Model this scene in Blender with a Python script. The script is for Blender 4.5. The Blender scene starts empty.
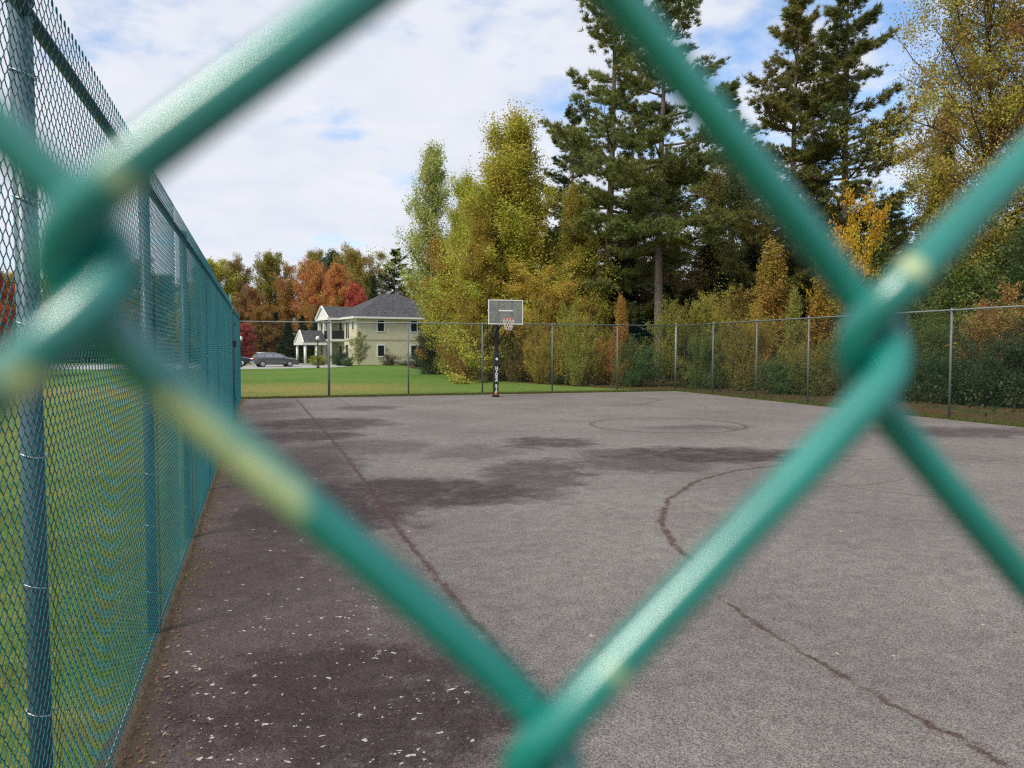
import bpy, bmesh, math, random
import numpy as np
from mathutils import Vector, Matrix, Euler

R = math.radians
PI = math.pi
scene = bpy.context.scene
COL = scene.collection

# ------------------------------------------------------------------ camera
F_PX, CAM_H, YAW, PITCH = 780.0, 1.93, 17.6, 2.65
cam_data = bpy.data.cameras.new('camera')
cam = bpy.data.objects.new('camera', cam_data)
COL.objects.link(cam)
cam.location = (0, 0, CAM_H)
cam.rotation_euler = (R(90 - PITCH), 0, R(-YAW))
cam_data.sensor_width = 36.0
cam_data.lens = F_PX / 1024 * 36.0
cam_data.clip_start = 0.005
cam_data.clip_end = 3000
cam_data.dof.use_dof = True
cam_data.dof.focus_distance = 14.0
cam_data.dof.aperture_fstop = 12.5
scene.camera = cam

# ------------------------------------------------------------------ light
SUN_EL, SUN_AZ = 50.0, 236.0        # azimuth clockwise from +Y (left of and a little behind the camera)
world = bpy.data.worlds.new('World')
scene.world = world
world.use_nodes = True
wn, wl = world.node_tree.nodes, world.node_tree.links
wn.clear()


def build_world():
    out = wn.new('ShaderNodeOutputWorld')
    bg = wn.new('ShaderNodeBackground'); bg.inputs['Strength'].default_value = 0.1
    sky = wn.new('ShaderNodeTexSky'); sky.sky_type = 'NISHITA'; sky.sun_disc = False
    sky.sun_elevation = R(SUN_EL); sky.sun_rotation = R(SUN_AZ)
    tc = wn.new('ShaderNodeTexCoord')
    sep = wn.new('ShaderNodeSeparateXYZ'); wl.new(tc.outputs['Generated'], sep.inputs[0])
    addz = wn.new('ShaderNodeMath'); addz.operation = 'ADD'; addz.inputs[1].default_value = 0.22
    wl.new(sep.outputs['Z'], addz.inputs[0])
    mx = wn.new('ShaderNodeMath'); mx.operation = 'MAXIMUM'; mx.inputs[1].default_value = 0.12
    wl.new(addz.outputs[0], mx.inputs[0])
    dx = wn.new('ShaderNodeMath'); dx.operation = 'DIVIDE'; wl.new(sep.outputs['X'], dx.inputs[0]); wl.new(mx.outputs[0], dx.inputs[1])
    dy = wn.new('ShaderNodeMath'); dy.operation = 'DIVIDE'; wl.new(sep.outputs['Y'], dy.inputs[0]); wl.new(mx.outputs[0], dy.inputs[1])
    cmb = wn.new('ShaderNodeCombineXYZ'); wl.new(dx.outputs[0], cmb.inputs[0]); wl.new(dy.outputs[0], cmb.inputs[1])

    def noise(scale, detail, rough, off):
        mp = wn.new('ShaderNodeMapping'); mp.inputs['Location'].default_value = off
        wl.new(cmb.outputs[0], mp.inputs['Vector'])
        n = wn.new('ShaderNodeTexNoise'); n.inputs['Scale'].default_value = scale
        n.inputs['Detail'].default_value = detail; n.inputs['Roughness'].default_value = rough
        n.inputs['Distortion'].default_value = 0.25
        wl.new(mp.outputs[0], n.inputs['Vector'])
        return n.outputs['Fac']
    n1 = noise(2.4, 6, 0.52, (5.6, 1.9, 0))
    n2 = noise(7.5, 5, 0.55, (7.7, 2.2, 0))
    mixn = wn.new('ShaderNodeMath'); mixn.operation = 'MULTIPLY_ADD'; mixn.inputs[1].default_value = 0.45
    wl.new(n2, mixn.inputs[0]); wl.new(n1, mixn.inputs[2])
    # the cloud sheet is thinner towards +X (over the wood)
    bias = wn.new('ShaderNodeMapRange'); bias.inputs[1].default_value = 0.12; bias.inputs[2].default_value = 0.72
    bias.inputs[3].default_value = 0.135; bias.inputs[4].default_value = -0.10
    wl.new(sep.outputs['X'], bias.inputs[0])
    ad = wn.new('ShaderNodeMath'); ad.operation = 'ADD'; wl.new(mixn.outputs[0], ad.inputs[0]); wl.new(bias.outputs[0], ad.inputs[1])
    mask = wn.new('ShaderNodeMapRange'); mask.interpolation_type = 'SMOOTHSTEP'
    mask.inputs[1].default_value = 0.53; mask.inputs[2].default_value = 0.80
    wl.new(ad.outputs[0], mask.inputs[0])
    n3 = noise(4.0, 6, 0.55, (1.3, 9.2, 0))
    cr = wn.new('ShaderNodeValToRGB')
    cr.color_ramp.elements[0].position = 0.32; cr.color_ramp.elements[0].color = (6.9, 7.3, 8.3, 1)
    cr.color_ramp.elements[1].position = 0.66; cr.color_ramp.elements[1].color = (8.0, 8.2, 8.8, 1)
    wl.new(n3, cr.inputs[0])
    sk = wn.new('ShaderNodeMix'); sk.data_type = 'RGBA'; sk.blend_type = 'MULTIPLY'; sk.inputs[0].default_value = 1
    sk.inputs[7].default_value = (1.65, 1.85, 2.05, 1)
    wl.new(sky.outputs[0], sk.inputs[6])
    mix = wn.new('ShaderNodeMix'); mix.data_type = 'RGBA'
    wl.new(mask.outputs[0], mix.inputs[0]); wl.new(sk.outputs[2], mix.inputs[6]); wl.new(cr.outputs[0], mix.inputs[7])
    wl.new(mix.outputs[2], bg.inputs['Color'])
    wl.new(bg.outputs[0], out.inputs[0])


build_world()
sun_data = bpy.data.lights.new('sun', 'SUN')
sun_data.energy = 3.3; sun_data.angle = R(18); sun_data.color = (1.0, 0.93, 0.82)
sun = bpy.data.objects.new('sun', sun_data); COL.objects.link(sun)
sd = Vector((math.sin(R(SUN_AZ)) * math.cos(R(SUN_EL)), math.cos(R(SUN_AZ)) * math.cos(R(SUN_EL)), math.sin(R(SUN_EL))))
sun.rotation_euler = (-sd).to_track_quat('-Z', 'Y').to_euler()
sun.location = (-20, -30, 40)

vs = scene.view_settings
vs.view_transform = 'Standard'; vs.look = 'None'; vs.gamma = 1.0; vs.exposure = 0.12; vs.use_curve_mapping = False
scene.display_settings.display_device = 'sRGB'
cy = scene.cycles
cy.max_bounces = 5; cy.diffuse_bounces = 3; cy.glossy_bounces = 2; cy.transmission_bounces = 4
cy.transparent_max_bounces = 6; cy.sample_clamp_indirect = 6
cy.use_denoising = False
cy.filter_width = 1.25
try:
    cy.denoiser = 'OPENIMAGEDENOISE'
    cy.denoising_input_passes = 'RGB_ALBEDO_NORMAL'
except Exception:
    pass

# ------------------------------------------------------------------ layout helpers (photo measurements -> metres)
CY_, SY_ = math.cos(R(YAW)), math.sin(R(YAW))
CROT = cam.rotation_euler.to_matrix()


def ray(px, py):
    return CROT @ Vector(((px - 512) / F_PX, -(py - 384) / F_PX, -1))


def G(px, py):                       # point on the flat ground
    d = ray(px, py); t = CAM_H / -d.z
    return Vector((d.x * t, d.y * t, 0))


def P(px, zc):                       # ground point in a photo column at a horizontal depth in metres
    xc = (px - 512) / F_PX * zc
    return Vector((CY_ * xc + SY_ * zc, -SY_ * xc + CY_ * zc, 0))


# ------------------------------------------------------------------ mesh helpers
def link_mesh(name, verts, faces, m=None, parent=None, smooth=False):
    me = bpy.data.meshes.new(name)
    me.from_pydata([tuple(v) for v in verts], [], faces)
    me.update()
    if m is not None:
        for mm in (m if isinstance(m, (list, tuple)) else [m]):
            me.materials.append(mm)
    if smooth:
        me.polygons.foreach_set('use_smooth', [True] * len(me.polygons))
    o = bpy.data.objects.new(name, me); COL.objects.link(o)
    if parent is not None:
        o.parent = parent
    return o


def np_mesh(name, V, Q, m, parent=None, smooth=False, tint=None):
    """V (n,3) float, Q (k,s) int with s = 3 or 4"""
    me = bpy.data.meshes.new(name)
    n, k, s = len(V), len(Q), Q.shape[1]
    me.vertices.add(n); me.vertices.foreach_set('co', np.ascontiguousarray(V, np.float32).ravel())
    me.loops.add(k * s); me.loops.foreach_set('vertex_index', np.ascontiguousarray(Q, np.int32).ravel())
    me.polygons.add(k)
    me.polygons.foreach_set('loop_start', np.arange(0, k * s, s, dtype=np.int32))
    me.polygons.foreach_set('loop_total', np.full(k, s, np.int32))
    if smooth:
        me.polygons.foreach_set('use_smooth', np.ones(k, bool))
    me.update(calc_edges=True)
    if tint is not None:
        a = me.attributes.new('tint', 'FLOAT', 'FACE'); a.data.foreach_set('value', np.ascontiguousarray(tint, np.float32))
    if m is not None:
        me.materials.append(m)
    o = bpy.data.objects.new(name, me); COL.objects.link(o)
    if parent is not None:
        o.parent = parent
    return o


class MB:
    """collects simple solids into one mesh"""
    def __init__(s): s.v = []; s.f = []

    def add(s, verts, faces):
        b = len(s.v); s.v += [Vector(v) for v in verts]; s.f += [[i + b for i in f] for f in faces]

    def box(s, a, b):
        x0, y0, z0 = a; x1, y1, z1 = b
        s.add([(x0, y0, z0), (x1, y0, z0), (x1, y1, z0), (x0, y1, z0), (x0, y0, z1), (x1, y0, z1), (x1, y1, z1), (x0, y1, z1)],
              [(0, 3, 2, 1), (4, 5, 6, 7), (0, 1, 5, 4), (1, 2, 6, 5), (2, 3, 7, 6), (3, 0, 4, 7)])
        return s

    def tube(s, pts, rad, n=10, cap=True):
        pts = [Vector(p) for p in pts]
        if not isinstance(rad, (list, tuple)): rad = [rad] * len(pts)
        rings = []; ref = None
        for i, p in enumerate(pts):
            t = (pts[min(i + 1, len(pts) - 1)] - pts[max(i - 1, 0)]).normalized()
            if ref is None:
                ref = t.orthogonal().normalized()
            ref = (ref - t * ref.dot(t))
            ref = ref.normalized() if ref.length > 1e-6 else t.orthogonal().normalized()
            bi = t.cross(ref)
            rings.append([p + (ref * math.cos(2 * PI * k / n) + bi * math.sin(2 * PI * k / n)) * rad[i] for k in range(n)])
        V = [q for r in rings for q in r]; Fc = []
        for i in range(len(pts) - 1):
            for k in range(n):
                a, b = i * n + k, i * n + (k + 1) % n
                Fc.append((a, b, b + n, a + n))
        if cap:
            Fc.append(tuple(range(n))[::-1]); Fc.append(tuple((len(pts) - 1) * n + k for k in range(n)))
        s.add(V, Fc); return s

    def lathe(s, c, prof, n=16):
        c = Vector(c); V = []; Fc = []
        for r, z in prof:
            V += [c + Vector((r * math.cos(2 * PI * k / n), r * math.sin(2 * PI * k / n), z)) for k in range(n)]
        for i in range(len(prof) - 1):
            for k in range(n):
                a, b = i * n + k, i * n + (k + 1) % n
                Fc.append((a, b, b + n, a + n))
        Fc.append(tuple(range(n))[::-1]); Fc.append(tuple((len(prof) - 1) * n + k for k in range(n)))
        s.add(V, Fc); return s

    def build(s, name, m, parent=None, smooth=False, bevel=0):
        o = link_mesh(name, s.v, s.f, m, parent, smooth)
        if bevel:
            b = o.modifiers.new('bevel', 'BEVEL'); b.width = bevel; b.segments = 2; b.limit_method = 'ANGLE'
        return o


def tag(o, label=None, cat=None, group=None, kind=None):
    if label: o['label'] = label
    if cat: o['category'] = cat
    if group: o['group'] = group
    if kind: o['kind'] = kind
    return o


def thing(name, label, cat, loc=(0, 0, 0), rotz=0, group=None):
    o = bpy.data.objects.new(name, None); COL.objects.link(o)
    o.empty_display_size = 0.2
    o.location = loc; o.rotation_euler = (0, 0, rotz)
    return tag(o, label, cat, group)


def copy_tree(o, parent=None):
    c = o.copy(); COL.objects.link(c)
    if parent is not None: c.parent = parent
    for ch in [x for x in o.children]:
        copy_tree(ch, c)
    return c


# ------------------------------------------------------------------ materials
class NT:
    def __init__(s, name):
        s.m = bpy.data.materials.new(name); s.m.use_nodes = True
        s.n, s.l = s.m.node_tree.nodes, s.m.node_tree.links
        s.b = s.n['Principled BSDF']; s.out = s.n['Material Output']

    def nd(s, t, **kw):
        n = s.n.new(t)
        for k, v in kw.items(): setattr(n, k, v)
        return n

    def inp(s, sock, v):
        if isinstance(v, bpy.types.NodeSocket): s.l.new(v, sock)
        else: sock.default_value = v

    def math(s, op, a, b=None, c=None, clamp=False):
        n = s.nd('ShaderNodeMath', operation=op, use_clamp=clamp)
        s.inp(n.inputs[0], a)
        if b is not None: s.inp(n.inputs[1], b)
        if c is not None: s.inp(n.inputs[2], c)
        return n.outputs[0]

    def vmath(s, op, a, b=None, out=0, scale=None):
        n = s.nd('ShaderNodeVectorMath', operation=op)
        s.inp(n.inputs[0], a)
        if b is not None: s.inp(n.inputs[1], b)
        if scale is not None: s.inp(n.inputs['Scale'], scale)
        return n.outputs[out]

    def mix(s, f, a, b, blend='MIX'):
        n = s.nd('ShaderNodeMix', data_type='RGBA', blend_type=blend)
        s.inp(n.inputs[0], f); s.inp(n.inputs[6], a); s.inp(n.inputs[7], b)
        return n.outputs[2]

    def noise(s, vec, scale, detail=4, rough=0.55, color=False, dist=0.0):
        n = s.nd('ShaderNodeTexNoise')
        n.inputs['Scale'].default_value = scale; n.inputs['Detail'].default_value = detail
        n.inputs['Roughness'].default_value = rough; n.inputs['Distortion'].default_value = dist
        if vec is not None: s.l.new(vec, n.inputs['Vector'])
        return n.outputs['Color' if color else 'Fac']

    def voro(s, vec, scale, out='Distance', feature='F1'):
        n = s.nd('ShaderNodeTexVoronoi', feature=feature); n.inputs['Scale'].default_value = scale
        if vec is not None: s.l.new(vec, n.inputs['Vector'])
        return n.outputs[out]

    def rng(s, v, a, b, c=0.0, d=1.0, smooth=True):
        n = s.nd('ShaderNodeMapRange', interpolation_type='SMOOTHSTEP' if smooth else 'LINEAR')
        s.inp(n.inputs[0], v)
        for i, x in enumerate((a, b, c, d)): s.inp(n.inputs[i + 1], x)
        return n.outputs[0]

    def obj(s): return s.nd('ShaderNodeTexCoord').outputs['Object']

    def bump(s, h, strength=0.3, dist=0.02):
        n = s.nd('ShaderNodeBump'); n.inputs['Strength'].default_value = strength; n.inputs['Distance'].default_value = dist
        s.l.new(h, n.inputs['Height']); s.l.new(n.outputs[0], s.b.inputs['Normal'])

    def set(s, color=None, rough=0.6, metal=0.0, spec=None):
        if color is not None: s.inp(s.b.inputs['Base Color'], color if isinstance(color, bpy.types.NodeSocket) else (*color, 1))
        s.inp(s.b.inputs['Roughness'], rough); s.b.inputs['Metallic'].default_value = metal
        if spec is not None: s.b.inputs['Specular IOR Level'].default_value = spec
        return s.m


def simple(name, c, rough=0.6, metal=0.0, var=0.25, scale=6.0, spec=None):
    t = NT(name); o = t.obj()
    n = t.noise(o, scale, 5, 0.6)
    f = t.rng(n, 0.3, 0.7, 1 - var, 1 + var, smooth=False)
    col = t.vmath('SCALE', (c[0], c[1], c[2]), scale=f)
    return t.set(col, rough, metal, spec)


def mat_wire(name, base, rough=0.3, glints=(), bars=(), coat=0.0):
    t = NT(name); o = t.obj()
    n = t.noise(o, 40 if glints else 1.2, 3)
    f = t.rng(n, 0.3, 0.7, 0.85, 1.15)
    col = t.vmath('SCALE', base, scale=f)
    rg = rough
    if glints:
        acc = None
        for p, r in glints:
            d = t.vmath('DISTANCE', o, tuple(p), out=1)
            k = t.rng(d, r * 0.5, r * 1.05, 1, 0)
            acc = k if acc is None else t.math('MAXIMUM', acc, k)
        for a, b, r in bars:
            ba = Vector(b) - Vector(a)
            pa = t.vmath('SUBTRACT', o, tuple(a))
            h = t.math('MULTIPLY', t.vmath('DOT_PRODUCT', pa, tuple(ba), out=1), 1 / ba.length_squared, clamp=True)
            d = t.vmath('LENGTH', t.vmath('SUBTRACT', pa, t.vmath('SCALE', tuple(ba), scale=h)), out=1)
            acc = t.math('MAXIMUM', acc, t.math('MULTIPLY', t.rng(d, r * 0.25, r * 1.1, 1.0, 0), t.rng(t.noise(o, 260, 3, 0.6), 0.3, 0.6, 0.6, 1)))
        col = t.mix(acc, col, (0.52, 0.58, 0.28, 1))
    t.set(col, rg, 0, 0.85 if glints else 0.3)
    t.b.inputs['Coat Weight'].default_value = coat; t.b.inputs['Coat Roughness'].default_value = 0.3
    return t.m


def mat_leaf(name, trans=0.3):
    t = NT(name)
    oi = t.nd('ShaderNodeObjectInfo')
    at = t.nd('ShaderNodeAttribute', attribute_name='tint')
    o = t.obj()
    cl = t.noise(o, 0.55, 3)
    hue = t.math('MULTIPLY_ADD', at.outputs['Fac'], 0.065, 0.475)
    hue = t.math('ADD', hue, t.rng(cl, 0.3, 0.7, -0.022, 0.022))
    w = t.nd('ShaderNodeTexWhiteNoise', noise_dimensions='1D'); t.l.new(at.outputs['Fac'], w.inputs['W'])
    val = t.math('MULTIPLY_ADD', w.outputs['Value'], 0.65, 0.85)
    hs = t.nd('ShaderNodeHueSaturation')
    t.inp(hs.inputs['Hue'], hue); t.inp(hs.inputs['Saturation'], 1.0); t.inp(hs.inputs['Value'], val)
    t.l.new(oi.outputs['Color'], hs.inputs['Color'])
    t.set(hs.outputs[0], 0.55, 0, 0.25)
    tr = t.nd('ShaderNodeBsdfTranslucent'); t.l.new(hs.outputs[0], tr.inputs['Color'])
    mx = t.nd('ShaderNodeMixShader'); mx.inputs[0].default_value = trans
    t.l.new(t.b.outputs[0], mx.inputs[1]); t.l.new(tr.outputs[0], mx.inputs[2]); t.l.new(mx.outputs[0], t.out.inputs[0])
    return t.m


def mat_bark(name, a, b, scale=3.0):
    t = NT(name); o = t.obj()
    mp = t.nd('ShaderNodeMapping'); mp.inputs['Scale'].default_value = (6, 6, 1.0); t.l.new(o, mp.inputs['Vector'])
    n = t.noise(mp.outputs[0], scale, 6, 0.65)
    col = t.mix(t.rng(n, 0.35, 0.65), (*a, 1), (*b, 1))
    t.bump(n, 0.6, 0.03)
    return t.set(col, 0.9, 0, 0.1)


LEAF = mat_leaf('leaf', 0.34)
NEEDLE = mat_leaf('needle', 0.2)
BARK_GREY = mat_bark('grey_bark', (0.09, 0.08, 0.07), (0.22, 0.20, 0.18))
BARK_DARK = mat_bark('dark_bark', (0.05, 0.042, 0.035), (0.14, 0.12, 0.10))
BARK_PINE = mat_bark('pine_bark', (0.10, 0.08, 0.065), (0.24, 0.20, 0.17))
FENCE_TEAL = mat_wire('teal_vinyl_wire', (0.002, 0.105, 0.125), 0.42)
FENCE_DARK = mat_wire('dark_green_vinyl_wire', (0.02, 0.06, 0.055), 0.4)
POST_BLUE = simple('blue_grey_vinyl_pipe', (0.075, 0.118, 0.145), 0.38, 0, 0.07, 1.5, 0.5)
RAIL_DARK = simple('dark_teal_vinyl_pipe', (0.015, 0.055, 0.06), 0.4, 0, 0.18, 5, 0.5)
POST_GREY = simple('grey_green_pipe', (0.16, 0.19, 0.175), 0.45, 0, 0.15, 3, 0.5)
TIE = simple('aluminium_tie', (0.55, 0.57, 0.6), 0.35, 0.8, 0.1)


# ------------------------------------------------------------------ ground
def mat_court():
    t = NT('worn_asphalt'); o = t.obj()
    fine = t.noise(o, 170, 3, 0.75)
    stone = t.voro(o, 150, 'Color'); sv = t.nd('ShaderNodeSeparateColor'); t.l.new(stone, sv.inputs[0])
    mid = t.noise(o, 6, 5, 0.6)
    big = t.noise(o, 0.35, 4, 0.6)
    base = t.mix(t.rng(big, 0.3, 0.7), (0.148, 0.133, 0.125, 1), (0.194, 0.176, 0.165, 1))
    # everything left of the old sideline is browner and darker
    sx = t.nd('ShaderNodeSeparateXYZ'); t.l.new(o, sx.inputs[0])
    wob = t.noise(o, 0.8, 5, 0.65)
    sidex = t.math('ADD', sx.outputs[0], t.rng(wob, 0.2, 0.8, -1.1, 1.1, smooth=False))
    side = t.rng(sidex, 0.1, 1.9, 1, 0)
    nearer = t.rng(sx.outputs[1], 4.0, 28, 0.93, 0.4)
    base = t.mix(t.math('MULTIPLY', side, nearer), base, (0.084, 0.062, 0.059, 1))
    # damp dark stains
    nv = t.noise(o, 1.3, 9, 0.74, color=True)
    nvf = t.noise(o, 9, 6, 0.75, color=True)
    pd = t.vmath('ADD', o, t.vmath('SCALE', t.vmath('SUBTRACT', nv, (0.5, 0.5, 0.5)), scale=2.6))
    pd = t.vmath('ADD', pd, t.vmath('SCALE', t.vmath('SUBTRACT', nvf, (0.5, 0.5, 0.5)), scale=0.55))
    stains = [  # left px, right px, row, half height in px, darkness
        (240, 575, 493, 17, 1.0), (205, 440, 516, 22, 0.95), (300, 440, 446, 9, 0.6), (240, 400, 424, 7, 0.9), (240, 372, 436, 6, 0.9),
        (470, 600, 474, 19, 0.8), (495, 600, 443, 6, 0.85), (575, 850, 455, 9, 1.0), (560, 720, 464, 10, 0.7), (420, 520, 452, 8, 0.45), (865, 1060, 432, 6, 0.75),
        (110, 580, 700, 60, 1.0), (220, 360, 470, 26, 0.7), (330, 400, 408, 3, 0.7), (640, 760, 428, 3, 0.5), (160, 330, 560, 40, 0.55), (240, 300, 406, 4, 0.6)]
    acc = None
    for xl, xr, y, hh, k in stains:
        c = G((xl + xr) / 2, y); ex = (G(xr, y) - G(xl, y)) / 2
        ey = (G((xl + xr) / 2, y - hh) - G((xl + xr) / 2, y + hh)) / 2
        mp = t.nd('ShaderNodeMapping', vector_type='TEXTURE')
        mp.inputs['Location'].default_value = c
        mp.inputs['Rotation'].default_value = (0, 0, math.atan2(ex.y, ex.x))
        en = ex.normalized(); eyp = abs(ey.dot(Vector((-en.y, en.x, 0))))
        mp.inputs['Scale'].default_value = (ex.length, max(eyp, 0.15), 1000)
        t.l.new(pd, mp.inputs['Vector'])
        d = t.vmath('LENGTH', mp.outputs[0], out=1)
        v = t.rng(d, 0.6, 1.15, k, 0)
        acc = v if acc is None else t.math('MAXIMUM', acc, v)
    streak = t.rng(t.noise(pd, 2.2, 4, 0.6), 0.28, 0.58, 0.5, 1.0)
    acc = t.math('MULTIPLY', acc, streak)
    base = t.mix(t.math('MULTIPLY', acc, 0.95), base, (0.046, 0.031, 0.032, 1))
    # mossy cracks and the ghosts of painted court lines
    nv2 = t.noise(o, 5, 4, 0.7, color=True)
    pc = t.vmath('ADD', o, t.vmath('SCALE', t.vmath('SUBTRACT', nv2, (0.5, 0.5, 0.5)), scale=0.16))
    lines = [([(297, 400), (345, 455), (400, 532), (452, 597), (545, 705)], 0.055, 1.0),
             ([(718, 598), (760, 627), (830, 670), (905, 712), (1030, 778)], 0.036, 1.0),
             ([(702, 567), (675, 547), (661, 522), (668, 500), (698, 481), (735, 471), (785, 465)], 0.065, 1.0),
             ([(785, 465), (880, 459), (1010, 461)], 0.05, 0.6),
             ([(832, 487), (870, 485), (906, 479)], 0.03, 0.8), ([(846, 487), (880, 492), (930, 497), (1040, 508)], 0.035, 0.6),
             ([(960, 465), (1040, 455)], 0.03, 0.6),
             ([(560, 393.5), (620, 396), (662, 400), (640, 405), (598, 406)], 0.08, 0.7),
             ([(382, 437), (470, 433), (585, 430)], 0.06, 0.55), ([(505, 395), (560, 403), (600, 413)], 0.06, 0.4),
             ([(337, 398), (352, 407)], 0.05, 0.7)]
    cacc = None
    for pts, w, k in lines:
        g = [G(*p) for p in pts]
        for a, b in zip(g, g[1:]):
            ba = b - a
            pa = t.vmath('SUBTRACT', pc, tuple(a))
            h = t.math('MULTIPLY', t.vmath('DOT_PRODUCT', pa, tuple(ba), out=1), 1 / ba.length_squared, clamp=True)
            d = t.vmath('LENGTH', t.vmath('SUBTRACT', pa, t.vmath('SCALE', tuple(ba), scale=h)), out=1)
            v = t.rng(d, w * 0.2, w * 1.0, k, 0)
            cacc = v if cacc is None else t.math('MAXIMUM', cacc, v)
    for cpx, cpy, rad, w, k in ((667, 425, 1.9, 0.065, 0.7),):
        d = t.math('ABSOLUTE', t.math('SUBTRACT', t.vmath('DISTANCE', pc, tuple(G(cpx, cpy)), out=1), rad))
        cacc = t.math('MAXIMUM', cacc, t.rng(d, w * 0.4, w * 1.5, k, 0))
    ve = t.voro(pd, 0.33, 'Distance', 'DISTANCE_TO_EDGE')
    fc = t.math('MULTIPLY', t.rng(ve, 0.0, 0.012, 0.6, 0), t.rng(t.noise(o, 0.28, 3), 0.5, 0.62, 0, 1))
    cacc = t.math('MAXIMUM', cacc, fc)
    cacc = t.math('MULTIPLY', cacc, t.rng(t.noise(o, 7, 4, 0.7), 0.3, 0.55, 0.35, 1.0))
    base = t.mix(t.math('MULTIPLY', cacc, 0.85), base, (0.066, 0.036, 0.031, 1))
    # aggregate
    sp = t.rng(sv.outputs[0], 0.0, 1.0, 0.42, 1.58, smooth=False)
    f2 = t.rng(fine, 0.25, 0.75, 0.7, 1.3, smooth=False)
    f3 = t.rng(mid, 0.3, 0.7, 0.88, 1.12)
    base = t.vmath('SCALE', base, scale=t.math('MULTIPLY', t.math('MULTIPLY', sp, f2), f3))
    # pale lichen flakes, thick near the left fence
    pl = t.vmath('ADD', o, t.vmath('SCALE', t.noise(o, 30, 2, color=True), scale=0.09))
    cell = t.nd('ShaderNodeTexVoronoi'); cell.inputs['Scale'].default_value = 19.0; t.l.new(pl, cell.inputs['Vector'])
    cs = t.nd('ShaderNodeSeparateColor'); t.l.new(cell.outputs['Color'], cs.inputs[0])
    size = t.math('MULTIPLY', t.math('POWER', cs.outputs[1], 2.5), 0.26)
    on = t.math('LESS_THAN', cell.outputs['Distance'], t.math('ADD', size, 0.065))
    lz = t.math('MULTIPLY', t.rng(sx.outputs[0], 0.5, 1.7, 1.0, 0.010), t.rng(sx.outputs[1], 3.7, 6.8, 1.0, 0.06))
    lz = t.math('MULTIPLY', lz, t.rng(t.noise(o, 1.6, 3), 0.3, 0.6, 0.3, 1.0))
    on = t.math('MULTIPLY', on, t.math('LESS_THAN', cs.outputs[2], lz))
    base = t.mix(on, base, (0.46, 0.44, 0.37, 1))
    # soil creeping in along the fence
    edge = t.rng(t.math('ADD', t.math('MULTIPLY_ADD', sx.outputs[1], 0.0065, t.math('ADD', sx.outputs[0], -0.19)), t.rng(wob, 0.2, 0.8, -0.22, 0.22, smooth=False)), -0.85, -0.62, 1, 0)
    base = t.mix(t.math('MULTIPLY', edge, 0.8), base, (0.075, 0.055, 0.038, 1))
    t.bump(t.math('ADD', sv.outputs[0], fine), 0.35, 0.006)
    return t.set(base, 0.93, 0, 0.2)


def mat_lawn():
    t = NT('mown_lawn'); o = t.obj()
    mp = t.nd('ShaderNodeMapping'); mp.inputs['Scale'].default_value = (1, 1, 1); t.l.new(o, mp.inputs['Vector'])
    n1 = t.noise(o, 0.12, 5, 0.6); n2 = t.noise(o, 2.5, 6, 0.7); n3 = t.noise(o, 28, 4, 0.75)
    c = t.mix(t.rng(n1, 0.3, 0.7), (0.075, 0.168, 0.026, 1), (0.120, 0.215, 0.038, 1))
    n4 = t.noise(o, 0.9, 6, 0.75)
    c = t.mix(t.rng(n4, 0.5, 0.72), c, (0.065, 0.135, 0.022, 1))
    c = t.mix(t.rng(n2, 0.46, 0.72), c, (0.20, 0.215, 0.05, 1))
    sx = t.nd('ShaderNodeSeparateXYZ'); t.l.new(o, sx.inputs[0])
    # dry strip beyond the far fence and mossy ground by the left fence
    yy = t.math('ADD', sx.outputs[1], t.rng(n1, 0.2, 0.8, -5, 5, smooth=False))
    dry = t.math('MULTIPLY', t.rng(yy, 31, 37, 0.3, 1), t.rng(yy, 39, 46, 1, 0))
    dry = t.math('MULTIPLY', dry, t.rng(sx.outputs[0], 3, 9, 1, 0.15))
    dry = t.math('MULTIPLY', dry, t.rng(n2, 0.25, 0.6, 0.35, 1))
    c = t.mix(t.math('MULTIPLY', dry, 0.85), c, (0.30, 0.225, 0.075, 1))
    left = t.rng(sx.outputs[0], -0.5, -0.3, 1, 0)
    moss = t.math('MULTIPLY', t.rng(t.noise(o, 1.3, 5, 0.65), 0.48, 0.66), left)
    c = t.mix(moss, c, (0.15, 0.15, 0.035, 1))
    f = t.rng(n3, 0.25, 0.75, 0.55, 1.45, smooth=False)
    c = t.vmath('SCALE', c, scale=f)
    t.bump(n3, 0.8, 0.05)
    return t.set(c, 0.95, 0, 0.1)


def mat_litter():
    t = NT('leaf_litter'); o = t.obj()
    v = t.voro(o, 14, 'Color'); s = t.nd('ShaderNodeSeparateColor'); t.l.new(v, s.inputs[0])
    c = t.mix(s.outputs[0], (0.05, 0.035, 0.02, 1), (0.13, 0.08, 0.03, 1))
    c = t.mix(t.rng(t.noise(o, 0.7, 4), 0.5, 0.65), c, (0.04, 0.06, 0.018, 1))
    return t.set(c, 0.95, 0, 0.1)


COURT = mat_court(); LAWN = mat_lawn(); LITTER = mat_litter()
DRIVE = simple('pale_driveway', (0.36, 0.35, 0.33), 0.9, 0, 0.15, 1.5, 0.2)
X_L, X_R, Y_F = -0.86, 17.65, 31.25
XL0, LF_ROT = -0.66, math.atan(0.0065)     # the left fence runs slightly outwards with distance


def sheet(name, pts, z, m):
    n = len(pts)
    V = [(p[0], p[1], z) for p in pts]
    o = link_mesh(name, V, [list(range(n))], m); return tag(o, kind='structure')


sheet('ground', [(-900, -600), (900, -600), (900, 1200), (-900, 1200)], 0, LAWN)
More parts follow.
